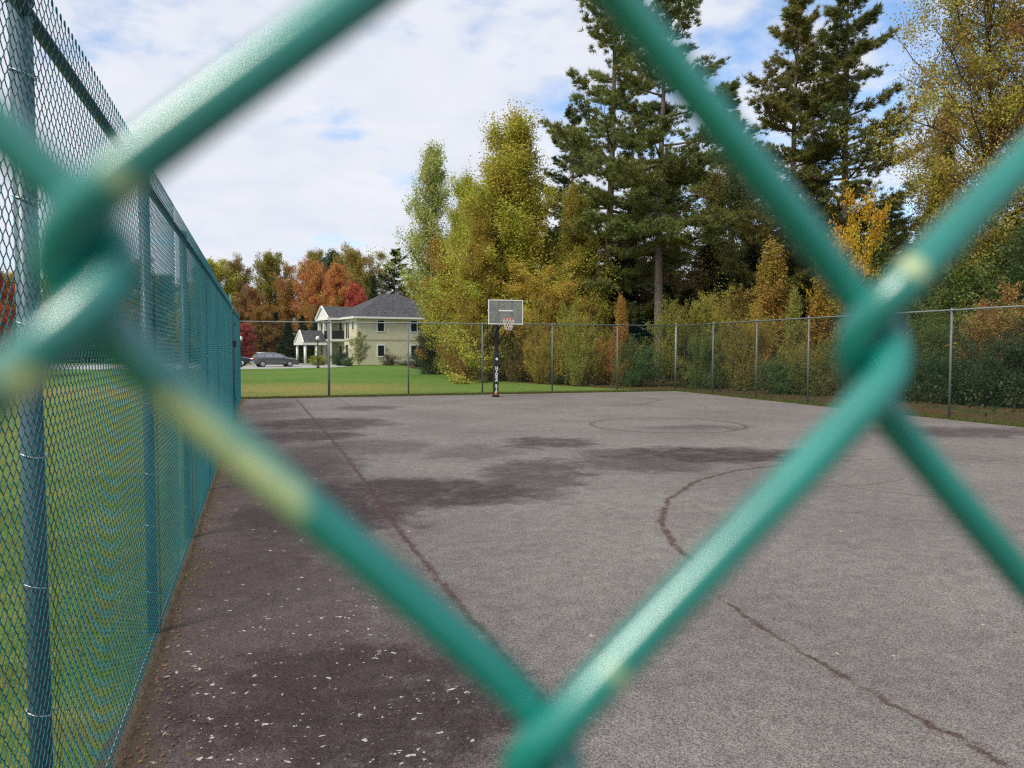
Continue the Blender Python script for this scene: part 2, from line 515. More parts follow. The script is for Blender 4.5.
# court slab edge is slightly ragged
rnd = random.Random(5)
edge = []
for y in np.arange(-6, 31.0, 0.35): edge.append((XL0 - 0.0065 * y - 0.07 + rnd.uniform(-0.03, 0.05), y))
for x in np.arange(X_L + 0.2, X_R - 0.2, 0.35): edge.append((x, 30.95 + rnd.uniform(-0.06, 0.06)))
for y in np.arange(30.9, -6, -0.35): edge.append((X_R - 0.10 + rnd.uniform(-0.07, 0.07), y))
sheet('court_surface', edge[::-1], 0.006, COURT)
# wood floor
wf = [P(398, 96), P(412, 73), P(445, 58), P(480, 48), P(520, 43.5), P(560, 40), P(610, 37.0), P(690, 34.6), (18.6, 32.6), (18.5, 20), (18.35, 6), (18.35, -30), (140, -30), (160, 220), (30, 240)]
sheet('forest_floor', wf[::-1], 0.004, LITTER)
sheet('driveway', [P(-260, 70), P(236, 70.5), P(286, 73.5), P(330, 77), P(352, 82), P(338, 90), P(300, 89), P(236, 90), P(-260, 90)], 0.006, DRIVE)


# ------------------------------------------------------------------ chain link fabric
def wire_points(z0, nper, S, PER, ov, dep, ppp, phase, hook=False):
    """one zigzag wire: x across, y depth (front = negative), z up"""
    A = S / 2 + ov
    t = np.arange(0, nper * ppp + 1) / ppp + 0.0
    ph = 2 * PI * (t + phase)
    if ppp <= 2:
        x = A * np.where(np.round(2 * (t + phase)).astype(int) % 2 == 0, 1, -1); y = np.zeros_like(x)
    else:
        k = 0.975
        x = A * np.arcsin(k * np.cos(ph)) / math.asin(k)
        y = dep * np.clip(np.sin(ph) * 3.0, -1, 1)          # rising to the right ("/") lies in front
    z = z0 + t * PER
    p = np.stack([x, y, z], 1)
    if hook:
        a = np.linspace(0.0, 4.6, 8)
        e = p[-1]
        hk = np.stack([e[0] - 0.009 + 0.009 * np.cos(a), np.full(8, e[1]), e[2] + 0.014 + 0.012 * np.sin(a)], 1)
        p = np.concatenate([p, hk])
    return p


def sweep(p, r, sides):
    n = len(p)
    t = np.gradient(p, axis=0); t /= np.linalg.norm(t, axis=1, keepdims=True)
    ref = np.tile(np.array([[0, 1.0, 0]]), (n, 1)); ref -= t * np.sum(ref * t, 1, keepdims=True)
    ref /= np.maximum(np.linalg.norm(ref, axis=1, keepdims=True), 1e-6)
    bi = np.cross(t, ref)
    a = 2 * PI * np.arange(sides) / sides
    V = p[:, None, :] + r * (np.cos(a)[None, :, None] * ref[:, None, :] + np.sin(a)[None, :, None] * bi[:, None, :])
    i, k = np.meshgrid(np.arange(n - 1), np.arange(sides), indexing='ij')
    k2 = (k + 1) % sides
    Q = np.stack([i * sides + k, i * sides + k2, (i + 1) * sides + k2, (i + 1) * sides + k], -1).reshape(-1, 4)
    return V.reshape(-1, 3), Q


S_W, S_P, W_R = 0.0359, 0.0748, 0.0021
S_PN = 0.0825                       # the near fabric is stretched a little taller


def fabric(x_first, n, z0, nper, ppp, sides, r=W_R, dep=0.0024, ov=0.0021, hook=False, i0=0, S_P=S_P, S_W=S_W):
    """n wires side by side along local x from x_first (wire centres)"""
    protos = [sweep(wire_points(z0, nper, S_W, S_P, ov, dep, ppp, ph, hook), r, sides) for ph in (0.0, 0.5)]
    Vs, Qs, b = [], [], 0
    for i in range(n):
        V, Q = protos[(i + i0) % 2]
        Vs.append(V + np.array([x_first + i * S_W, 0, 0])); Qs.append(Q + b); b += len(V)
    return np.concatenate(Vs), np.concatenate(Qs)


def merge(parts):
    Vs, Qs, b = [], [], 0
    for V, Q in parts:
        Vs.append(V); Qs.append(Q + b); b += len(V)
    return np.concatenate(Vs), np.concatenate(Qs)


def pipe(name, a, b, r, m, parent, n=14):
    return MB().tube([a, b], r, n).build(name, m, parent, smooth=False if n < 8 else True)


def post(parent, loc, m, r=0.039, h=3.06, cap=True, ties=False, side=(1, 0)):
    mb = MB().tube([(0, 0, 0), (0, 0, h)], r, 18)
    o = mb.build('post', m, parent, smooth=True); o.location = loc
    if cap:
        c = MB().lathe((0, 0, h), [(r * 1.15, -0.03), (r * 1.15, 0.008), (r * 0.9, 0.03), (r * 0.45, 0.045), (r * 0.1, 0.05)], 18).build('post_cap', m, o, smooth=True)
    if ties:
        first = None
        for z in np.arange(0.3, h, 0.42):
            if first is None:
                tb = MB()
                tb.tube([(math.cos(a) * (r + 0.004), math.sin(a) * (r + 0.004), 0.012 * math.sin(a)) for a in np.linspace(0, 2 * PI, 17)] +
                        [(side[0] * (r + 0.012), side[1] * (r + .012), 0), (side[0] * (r + 0.010) + 0.02, side[1] * (r + .01), -0.012)], 0.0022, 6)
                first = tb.build('wire_tie', TIE, o, smooth=True)
                t_ = first
            else:
                t_ = first.copy(); COL.objects.link(t_)
            t_.location = (0, 0, z + rnd.uniform(-.05, .05)); t_.rotation_euler = (0, 0, rnd.uniform(-.5, .5))
    return o


# --- the fence the camera looks through
D_N = 0.065
NEARZ = CAM_H + 0.06 * D_N          # knot row height at the camera
KX = -0.191 * D_N                   # knot column left of the camera


def near_pt(px, py, dy=0.0):
    d = ray(px, py); t = (D_N + dy) / d.y
    return Vector((d.x * t, d.y * t, CAM_H + d.z * t))


near_glints = [(near_pt(*p, dy=-0.003), r) for p, r in (((120, 180), 0.0019), ((26, 380), 0.0023), ((527, 704), 0.0019), ((613, 672), 0.0019), ((272, 464), 0.0016), ((832, 253), 0.0018), ((911, 272), 0.0019))]  # blurred sun glints, painted as pale yellow-green dots in the wire colour
near_bars = [(near_pt(168, 417, .0010), near_pt(280, 503, .0010), 0.0029)]  # pale band on one strand: worn coating plus a painted sheen
FENCE_NEAR = mat_wire('green_vinyl_wire', (0.003, 0.200, 0.165), 0.25, near_glints, near_bars, 0.25)
nf = thing('chain_link_fence', 'out of focus green wire fence right in front of the viewer', 'fence', (0, D_N, 0))
# knot row at NEARZ, columns at KX + i*S_W; wire centres sit half way between columns
zb = NEARZ - 22 * S_PN               # 25 whole periods below the knot row
nper_n = 36
c0 = KX + S_W / 2                   # wire whose left-hand vertex ("<") is at the camera's left knot
left_n = int((c0 - (XL0 + 0.03)) / S_W)
right_n = 62
hi_l, hi_r = 5, 7
parts = [
    fabric(c0 - left_n * S_W, left_n - hi_l, zb, nper_n, 12, 5, 0.00190, 0.0026, 0.0020, i0=(1 + left_n) % 2, S_P=S_PN),
    fabric(c0 - hi_l * S_W, hi_l + hi_r, zb, nper_n, 40, 16, 0.00190, 0.0026, 0.0020, i0=(1 + hi_l) % 2, S_P=S_PN),
    fabric(c0 + hi_r * S_W, right_n - hi_r, zb, nper_n, 12, 5, 0.00190, 0.0026, 0.0020, i0=(1 + hi_r) % 2, S_P=S_PN)]
V, Q = merge(parts)
# the fabric hangs a little slack: the rows dip to the right of the camera
xr = V[:, 0] - 0.02
V[:, 2] += -0.066 * xr * np.exp(-(xr / 0.5) ** 2)
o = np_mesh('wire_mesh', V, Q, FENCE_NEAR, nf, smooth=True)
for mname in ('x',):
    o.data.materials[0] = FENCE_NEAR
# material spots are given in world space: object sits at Y = D_N
o.data.transform(Matrix.Translation((0, D_N, 0))); o.location = (0, -D_N, 0)
pipe('top_rail', (XL0, 0.03, 3.0), (2.35, 0.03, 3.0), 0.021, RAIL_DARK, nf)
post(nf, (2.35, 0.045, 0), POST_BLUE)

# --- left fence
lf = thing('chain_link_fence', 'tall teal chain link fence with blue grey posts along the left of the court', 'fence', (XL0, 0, 0), PI / 2 + LF_ROT)
# local x runs along world +Y, local -y faces the court (+X)
ZT = 0.03
S_WL, S_PL = 0.0305, 0.0640          # a slightly finer tennis mesh
n_tot = int(31.0 / S_W)
gate0, gate1 = 21.75, 23.05
segs = [(0.10, 7.2, 8, 4, True), (7.2, 13.5, 6, 3, True), (13.5, gate0 - 0.05, 4, 3, False), (gate1 + 0.05, 31.2, 4, 3, False)]
parts = []
for a, b, ppp, sd_, hk in segs:
    n = int((b - a) / S_WL)
    parts.append(fabric(a, n, ZT, 48, ppp, sd_, 0.00175, 0.0021, 0.0018, hook=hk, S_P=S_PL, S_W=S_WL))
V, Q = merge(parts)
np_mesh('wire_mesh', V, Q, FENCE_TEAL, lf, smooth=True)
tr_ = MB()
pts = [(0.05, 0.03, 3.0)] + [(y, 0.03, 3.0 + rnd.uniform(-0.006, 0.006)) for y in np.arange(1.5, 31, 1.5)] + [(31.2, 0.03, 3.0)]
tr_.tube(pts, 0.024, 12).build('top_rail', RAIL_DARK, lf, smooth=True)
pipe('bottom_wire', (0.05, 0.006, 0.09), (21.7, 0.006, 0.07), 0.0028, TIE, lf, 6)
for k in range(12):
    y = 0.09 + 2.79 * k + (0.40 if k == 11 else 0)
    post(lf, (y, 0.045, 0), POST_BLUE, 0.034, 3.05, True, ties=(1 <= k <= 3), side=(0, -1))
# gate
gt = thing('fence_gate', 'narrow mesh gate with dark latch near the far end of the left fence', 'gate', (XL0 - 0.0065 * gate0, gate0, 0), PI / 2 + LF_ROT)
gw = gate1 - gate0
fr = MB()
for a, b in (((0.04, 0, 0.08), (gw - 0.04, 0, 0.08)), ((0.04, 0, 2.1), (gw - 0.04, 0, 2.1)), ((0.04, 0, 2.9), (gw - 0.04, 0, 2.9)), ((0.04, 0, 0.08), (0.04, 0, 2.9)), ((gw - 0.04, 0, 0.08), (gw - 0.04, 0, 2.9)), ((0.04, 0, 1.0), (gw - 0.04, 0, 1.0))):
    fr.tube([a, b], 0.022, 8)
fr.build('gate_frame', RAIL_DARK, gt, smooth=True)
V, Q = fabric(0.06, int((gw - 0.1) / S_W), 0.1, 37, 4, 3)
np_mesh('wire_mesh', V, Q, FENCE_TEAL, gt, smooth=True)
MB().box((0.0, -0.10, 1.95), (0.13, 0.05, 2.12)).build('latch', simple('black_steel', (0.02, 0.022, 0.025), 0.45), gt, bevel=0.01)
for z in (0.5, 2.6):
    MB().tube([(gw - 0.02, -0.01, z - 0.06), (gw - 0.02, -0.01, z + 0.06)], 0.03, 10).build('hinge', RAIL_DARK, gt, smooth=True)
MB().tube([(-0.06, 0.02, 0), (-0.06, 0.02, 3.32)], 0.034, 12).build('post', POST_BLUE, gt, smooth=True)
MB().tube([(gw + 0.06, 0.02, 0), (gw + 0.06, 0.02, 3.1)], 0.034, 12).build('post', POST_BLUE, gt, smooth=True)

# --- far fence
ff = thing('chain_link_fence', 'thin grey green fence across the far end of the court behind the hoop', 'fence', (X_L, Y_F, 0), 0)
V, Q = fabric(0.05, int((X_R - X_L - 0.1) / S_W), 0.03, 39, 2, 3, 0.0022)
np_mesh('wire_mesh', V, Q, FENCE_DARK, ff)
pipe('top_rail', (0, 0.04, 2.93), (X_R - X_L, 0.04, 2.93), 0.024, POST_GREY, ff)
for x in (3.26, 6.4, 9.5, 12.6, 15.65):
    post(ff, (x, 0.06, 0), POST_GREY, 0.030 if x > 4 else 0.046, 2.94)
post(ff, (X_R - X_L + 0.03, 0.06, 0), POST_GREY, 0.045, 3.0)
# --- right fence
rf = thing('chain_link_fence', 'thin grey green fence along the right of the court before the dark wood', 'fence', (X_R, 0, 0), PI / 2)
V, Q = fabric(8.0, int((Y_F - 8.1) / S_W), 0.03, 39, 2, 3, 0.0022)
np_mesh('wire_mesh', V, Q, FENCE_DARK, rf)
pipe('top_rail', (8.0, -0.04, 2.96), (Y_F, -0.04, 2.93), 0.024, POST_GREY, rf)
for y in (28.3, 25.3, 22.35, 19.45, 16.55, 13.6, 10.6, 8.0):
    post(rf, (y, -0.06, 0), POST_GREY, 0.031, 2.96)


# ------------------------------------------------------------------ basketball hoop
def mat_clear():
    t = NT('scuffed_acrylic'); o = t.obj()
    n = t.noise(o, 9, 5, 0.7)
    t.set((0.30, 0.33, 0.33), 0.25, 0, 0.5)
    tr = t.nd('ShaderNodeBsdfTransparent'); tr.inputs[0].default_value = (0.82, 0.86, 0.87, 1)
    mx = t.nd('ShaderNodeMixShader'); t.l.new(t.rng(n, 0.3, 0.7, 0.30, 0.55), mx.inputs[0])
    t.l.new(tr.outputs[0], mx.inputs[1]); t.l.new(t.b.outputs[0], mx.inputs[2]); t.l.new(mx.outputs[0], t.out.inputs[0])
    return t.m


BLACK = simple('black_paint', (0.012, 0.012, 0.014), 0.4)
WHITE = simple('white_paint', (0.74, 0.74, 0.72), 0.5, 0, 0.08)
RIM_RED = simple('faded_red_rim', (0.55, 0.16, 0.12), 0.5)
NET = simple('net_cord', (0.62, 0.60, 0.52), 0.9)
hp = P(495.5, 30.6); hp.z = 0
hoop = thing('basketball_hoop', 'black pole basketball hoop with clear white edged backboard at the far court end', 'basketball hoop', hp)
MB().tube([(0, 0, 0.004), (-0.005, 0, 0.05)], 0.17, 20).build('base_plate', BLACK, hoop, smooth=False)
pole = MB().box((-0.075, -0.075, 0.05), (0.075, 0.075, 2.9)).build('pole', BLACK, hoop, bevel=0.015)
pole.rotation_euler = (0, R(1.0), 0)
pad = MB().box((-0.098, -0.098, 0.05), (0.098, 0.098, 1.75)).build('pole_pad', simple('black_vinyl', (0.014, 0.014, 0.016), 0.5), hoop, bevel=0.025)
pad.rotation_euler = (0, R(1.0), 0)
BW, BH, BT, BY = 1.40, 0.94, 0.03, -1.15
BX, BZ0 = 0.08, 2.86
bd = MB().box((BX - BW / 2 + 0.03, BY, BZ0 + 0.03), (BX + BW / 2 - 0.03, BY + 0.012, BZ0 + BH - 0.03)).build('backboard', mat_clear(), hoop)
f_ = MB()
f_.box((BX - BW / 2, BY - 0.012, BZ0 + BH - 0.035), (BX + BW / 2, BY + 0.03, BZ0 + BH)).box((BX - BW / 2, BY - 0.012, BZ0), (BX + BW / 2, BY + 0.03, BZ0 + 0.035))
f_.box((BX - BW / 2, BY - 0.012, BZ0 + 0.035), (BX - BW / 2 + 0.03, BY + 0.03, BZ0 + BH - 0.035)).box((BX + BW / 2 - 0.03, BY - 0.012, BZ0 + 0.035), (BX + BW / 2, BY + 0.03, BZ0 + BH - 0.035))
f_.build('board_frame', WHITE, bd)
sq = MB().box((BX - 0.29, BY - 0.006, BZ0 + 0.50), (BX + 0.29, BY - 0.003, BZ0 + 0.55))
sq.box((BX - 0.29, BY - 0.006, BZ0 + 0.2), (BX - 0.26, BY - 0.003, BZ0 + 0.498)).box((BX + 0.26, BY - 0.006, BZ0 + 0.2), (BX + 0.29, BY - 0.003, BZ0 + 0.498))
sq2 = simple('worn_target_paint', (0.45, 0.46, 0.45), 0.6)
MB().box((BX - 0.29, BY - 0.006, BZ0 + 0.50), (BX + 0.29, BY - 0.003, BZ0 + 0.55)).build('target_square', WHITE, bd)
hoop.scale = (0.975, 0.975, 0.985)
# two parallelogram arms, their cross brace and the vertical channels behind the board
for s in (-1, 1):
    arm = MB()
    arm.tube([(s * 0.10, 0.05, 2.05), (s * 0.16, -0.5, 2.45), (BX + s * 0.27, BY + 0.07, BZ0 + 0.10)], 0.034, 10)
    arm.tube([(s * 0.10, 0.12, 2.55), (s * 0.16, -0.4, 2.95), (BX + s * 0.27, BY + 0.07, BZ0 + 0.55)], 0.030, 10)
    arm.build('support_arm', BLACK, hoop, smooth=True)
    MB().box((BX + s * 0.27 - 0.035, BY + 0.034, BZ0 + 0.01), (BX + s * 0.27 + 0.035, BY + 0.075, BZ0 + BH - 0.04)).build('board_channel', BLACK, hoop)
MB().tube([(-0.3, 0.02, 2.62), (0.0, 0.10, 2.2)], 0.03, 8).build('lift_handle', BLACK, hoop, smooth=True)
rim = MB()
RC = Vector((BX, BY - 0.15 - 0.2286, 3.05))
rim.tube([RC + Vector((0.2286 * math.cos(a), 0.2286 * math.sin(a), 0)) for a in np.linspace(0, 2 * PI, 41)], 0.011, 10)
rim.box((BX - 0.13, BY - 0.165, 3.02), (BX + 0.13, BY - 0.013, 3.065))
rim_o = rim.build('rim', RIM_RED, hoop, smooth=False)
net = MB()
for k in range(12):
    for s in (-1, 1):
        pts = []
        for i in range(9):
            u = i / 8
            a = 2 * PI * (k / 12 + s * u * 2 / 12)
            r_ = 0.225 * (1 - u) ** 0.9 * 0.52 + 0.225 * 0.48 + 0.012 * math.sin(u * 12)
            pts.append(RC + Vector((r_ * math.cos(a), r_ * math.sin(a), -0.02 - 0.42 * u)))
        net.tube(pts, 0.0075, 5)
net.build('net', NET, rim_o, smooth=True)


def text_mesh(txt, size, name, m, parent, loc, rot):
    cu = bpy.data.curves.new(name, 'FONT'); cu.body = txt; cu.size = size; cu.align_x = 'CENTER'; cu.align_y = 'CENTER'; cu.extrude = 0.002; cu.offset = 0.006
    to = bpy.data.objects.new(name + '_tmp', cu); COL.objects.link(to)
    dg = bpy.context.evaluated_depsgraph_get(); dg.update()
    me = bpy.data.meshes.new_from_object(to.evaluated_get(dg))
    bpy.data.objects.remove(to); bpy.data.curves.remove(cu)
    me.materials.clear(); me.materials.append(m)
    o = bpy.data.objects.new(name, me); COL.objects.link(o); o.parent = parent
    o.location = loc; o.rotation_euler = rot
    return o


zz = 1.155
for word in ('HYDRA', 'RIB'):
    tb = bpy.data.meshes.new('lettering')
    bmL = bmesh.new()
    for ch in word:
        tmp = text_mesh(ch, 0.155, 'glyph', WHITE, None, (0, 0, 0), (0, 0, 0))
        mm = tmp.data.copy(); mm.transform(Matrix.Translation((0, -0.1015, zz)) @ Euler((PI / 2, 0, 0)).to_matrix().to_4x4())
        bmL.from_mesh(mm); bpy.data.objects.remove(tmp)
        zz -= 0.122
    zz -= 0.10
    bmL.to_mesh(tb); bmL.free(); tb.materials.append(WHITE)
    lo = bpy.data.objects.new('lettering', tb); COL.objects.link(lo); lo.parent = pad
dsc = MB(); dsc.lathe((0, 0, 0), [(0.052, 0), (0.052, 0.004)], 20)
bad = dsc.build('round_badge', WHITE, pad); bad.location = (0, -0.099, 1.52); bad.rotation_euler = (PI / 2, 0, 0)
st = MB().box((-0.075, -0.1025, 0.09), (0.04, -0.0995, 0.21)).build('warning_sticker', simple('faded_orange_sticker', (0.42, 0.16, 0.08), 0.7), pad)


# ------------------------------------------------------------------ house
HC = P(357, 88)
u_cam = Vector((0.872, 0.489))
uw = Vector((CY_ * u_cam.x + SY_ * u_cam.y, -SY_ * u_cam.x + CY_ * u_cam.y))
house = thing('house', 'cream two storey house with dark hip roof and white trim beyond the lawn', 'house', HC, math.atan2(uw.y, uw.x))


def mat_siding():
    t = NT('cream_lap_siding'); o = t.obj()
    sx = t.nd('ShaderNodeSeparateXYZ'); t.l.new(o, sx.inputs[0])
    fr_ = t.math('FRACT', t.math('MULTIPLY', sx.outputs[2], 8.0))
    n = t.noise(o, 1.5, 4)
    c = t.mix(t.rng(n, 0.3, 0.7), (0.64, 0.60, 0.40, 1), (0.70, 0.66, 0.46, 1))
    t.bump(fr_, 0.6, 0.02)
    return t.set(c, 0.7, 0, 0.3)


def mat_roof():
    t = NT('asphalt_shingles'); o = t.obj()
    v = t.voro(o, 5, 'Color'); s = t.nd('ShaderNodeSeparateColor'); t.l.new(v, s.inputs[0])
    c = t.mix(s.outputs[0], (0.045, 0.046, 0.050, 1), (0.092, 0.092, 0.098, 1))
    return t.set(c, 0.9, 0, 0.2)


SID = mat_siding(); ROOF = mat_roof()
TRIM = simple('white_trim', (0.72, 0.72, 0.68), 0.6, 0, 0.06)
GLASSD = simple('dark_window_glass', (0.02, 0.022, 0.026), 0.08, 0, 0.2, 2, 0.6)
HW, HD, HE, HR = 12.0, 10.0, 5.35, 8.5
wl_ = MB().box((0, 0, 0), (HW, HD, HE)).build('wall', SID, house)
MB().box((-0.02, -0.02, 2.72), (HW + 0.02, 0.0, 2.92)).box((-0.02, 0, 2.72), (0, 4.6, 2.92)).build('band_trim', simple('tan_band', (0.40, 0.36, 0.26), 0.7), wl_)
ov = 0.55
roofm = MB()
roofm.add([(-ov, -ov, HE + .12), (HW + ov, -ov, HE + .12), (HW + ov, HD + ov, HE + .12), (-ov, HD + ov, HE + .12), (5.0, 5, HR), (HW - 5.0, 5, HR)],
          [(0, 1, 5, 4), (1, 2, 5), (2, 3, 4, 5), (3, 0, 4)])
# wing gable ridge
roofm.add([(-2.0, 4.3, HE + .1), (2.2, 4.3, HE + .1), (3.2, 7, 6.9), (-2.0, 7, 6.9), (-2.0, 9.7, HE + .1), (2.2, 9.7, HE + .1)], [(0, 1, 2, 3), (3, 2, 5, 4)])
rf_o = roofm.build('roof', ROOF, house)
fas = MB().box((-ov, -ov, HE - 0.1), (HW + ov, -ov + 0.06, HE + .115)).box((-ov, -ov + .06, HE - 0.1), (-ov + 0.06, 4.29, HE + .115)).box((-ov + .06, -ov + .06, HE - 0.06), (HW + ov, 0, HE)).box((-ov + .06, 0, HE - .06), (0, 4.3, HE))
fas.tube([(-2.02, 4.25, HE + .06), (-2.02, 7, 6.88)], 0.11, 4).tube([(-2.02, 7, 6.88), (-2.02, 9.75, HE + .06)], 0.11, 4)
fas.box((-2.02, 4.25, HE - .15), (-0.56, 4.35, HE + .09)).box((-2.05, 4.36, HE - .15), (-1.93, 9.7, HE + .04))
fas.build('fascia', TRIM, rf_o)
MB().add if False else None
gb = MB(); gb.add([(-1.92, 4.4, HE), (-1.92, 9.6, HE), (-1.92, 7, 6.8)], [(0, 1, 2)]); gb.build('gable', TRIM, house)
MB().box((6.3, 6.0, 7.6), (6.75, 6.4, 8.75)).build('vent_stack', BLACK, rf_o)
# wing: two storey porch with a balcony
MB().box((-1.35, 7.5, 0), (-0.003, 9.4, HE - .01)).build('wing_wall', SID, house)
MB().box((-1.8, 4.55, 2.70), (-0.004, 9.5, 2.95)).build('balcony_floor', TRIM, house)
for v in (4.65, 6.9, 9.2):
    MB().box((-1.8, v, 0), (-1.5, v + 0.3, 2.70)).box((-1.8, v, 2.95), (-1.5, v + 0.3, HE - .16)).build('porch_column', TRIM, house)
MB().box((-1.75, 4.96, 3.0), (-1.70, 6.88, 3.95)).box((-1.45, 4.6, 3.0), (-0.03, 4.65, 3.95)).build('balcony_railing', BLACK, house)


def window(u, z, w, h, face='front', mull=False, name='window'):
    fmb, gmb = MB(), MB(); f = 0.13
    bars = [(-w / 2 - f, -h / 2 - f, w / 2 + f, -h / 2), (-w / 2 - f, h / 2, w / 2 + f, h / 2 + f), (-w / 2 - f, -h / 2, -w / 2, h / 2), (w / 2, -h / 2, w / 2 + f, h / 2)]
    if mull: bars.append((-0.05, -h / 2, 0.05, h / 2))
    for a, b, c, d in bars:
        if face == 'front': fmb.box((u + a, -0.06, z + b), (u + c, -0.003, z + d))
        else: fmb.box((-0.06, u + a, z + b), (-0.003, u + c, z + d))
    if face == 'front': gmb.box((u - w / 2, -0.03, z - h / 2), (u + w / 2, -0.004, z + h / 2))
    else: gmb.box((-0.03, u - w / 2, z - h / 2), (-0.004, u + w / 2, z + h / 2))
    wo = fmb.build(name, TRIM, house); gmb.build('pane', GLASSD, wo)


for u, z, w, mull in ((2.85, 4.45, 0.75, False), (7.3, 4.45, 1.55, True), (2.85, 1.6, 0.75, False), (7.3, 1.6, 1.55, True)):
    window(u, z, w, 1.2, 'front', mull)
window(1.2, 4.5, 0.6, 1.0, 'side'); window(3.5, 1.5, 0.9, 1.6, 'side')
window(3.3, 4.0, 1.2, 2.0, 'side', True, 'balcony_door'); window(5.9, 4.1, 1.2, 2.0, 'side', False, 'balcony_door'); window(6.0, 1.2, 1.2, 2.0, 'side', False, 'ground_floor_door')
# entrance porch
pr = MB(); pu0, pu1, pv0, pv1, pe, pt = -4.7, -1.9, 5.3, 9.5, 2.55, 4.0
pm = (pv0 + pv1) / 2
pr.add([(pu0, pv0, pe), (pu1, pv0, pe), (pu1, pm, pt), (pu0 + .2, pm, pt), (pu0, pv1, pe), (pu1, pv1, pe)], [(0, 1, 2, 3), (3, 2, 5, 4)])
po = pr.build('porch_roof', ROOF, house)
pf = MB().box((pu0 - .03, pv0 - .05, pe - .28), (pu1, pv0 + 0.03, pe - .01)).box((pu0 - .03, pv0 + .04, pe - .28), (pu0 + .05, pv1, pe - .01))
pf.tube([(pu0 + .05, pv0, pe + .02), (pu0 + .15, pm, pt)], 0.1, 4).tube([(pu0 + .15, pm, pt), (pu0 + .05, pv1, pe + .02)], 0.1, 4)
pf.build('porch_fascia', TRIM, po)
g2 = MB(); g2.add([(pu0 + .12, pv0 + .1, pe), (pu0 + .12, pv1 - .1, pe), (pu0 + .12, pm, pt - .1)], [(0, 1, 2)]); g2.build('porch_gable', TRIM, po)
for u, v in ((-4.4, 5.5), (-3.1, 5.5), (-4.4, 9.1)):
    MB().tube([(u, v, 0), (u, v, pe - .285)], 0.16, 12).build('porch_column', TRIM, house, smooth=True)
MB().box((-4.9, 5.2, 0.0), (-1.9, 9.6, 0.14)).build('porch_floor', DRIVE, house)


# ------------------------------------------------------------------ cars
GLASS_CAR = simple('car_glass', (0.28, 0.30, 0.33), 0.08, 0.6, 0.1, 2, 0.8)
TYRE = simple('tyre_rubber', (0.02, 0.02, 0.02), 0.85)
RIMM = simple('alloy_rim', (0.55, 0.56, 0.58), 0.35, 0.6)
SILVER = simple('bright_trim', (0.6, 0.61, 0.63), 0.3, 0.7)
TAIL = simple('red_lamp', (0.35, 0.02, 0.02), 0.25)
LAMPC = simple('clear_lamp', (0.7, 0.72, 0.74), 0.15)


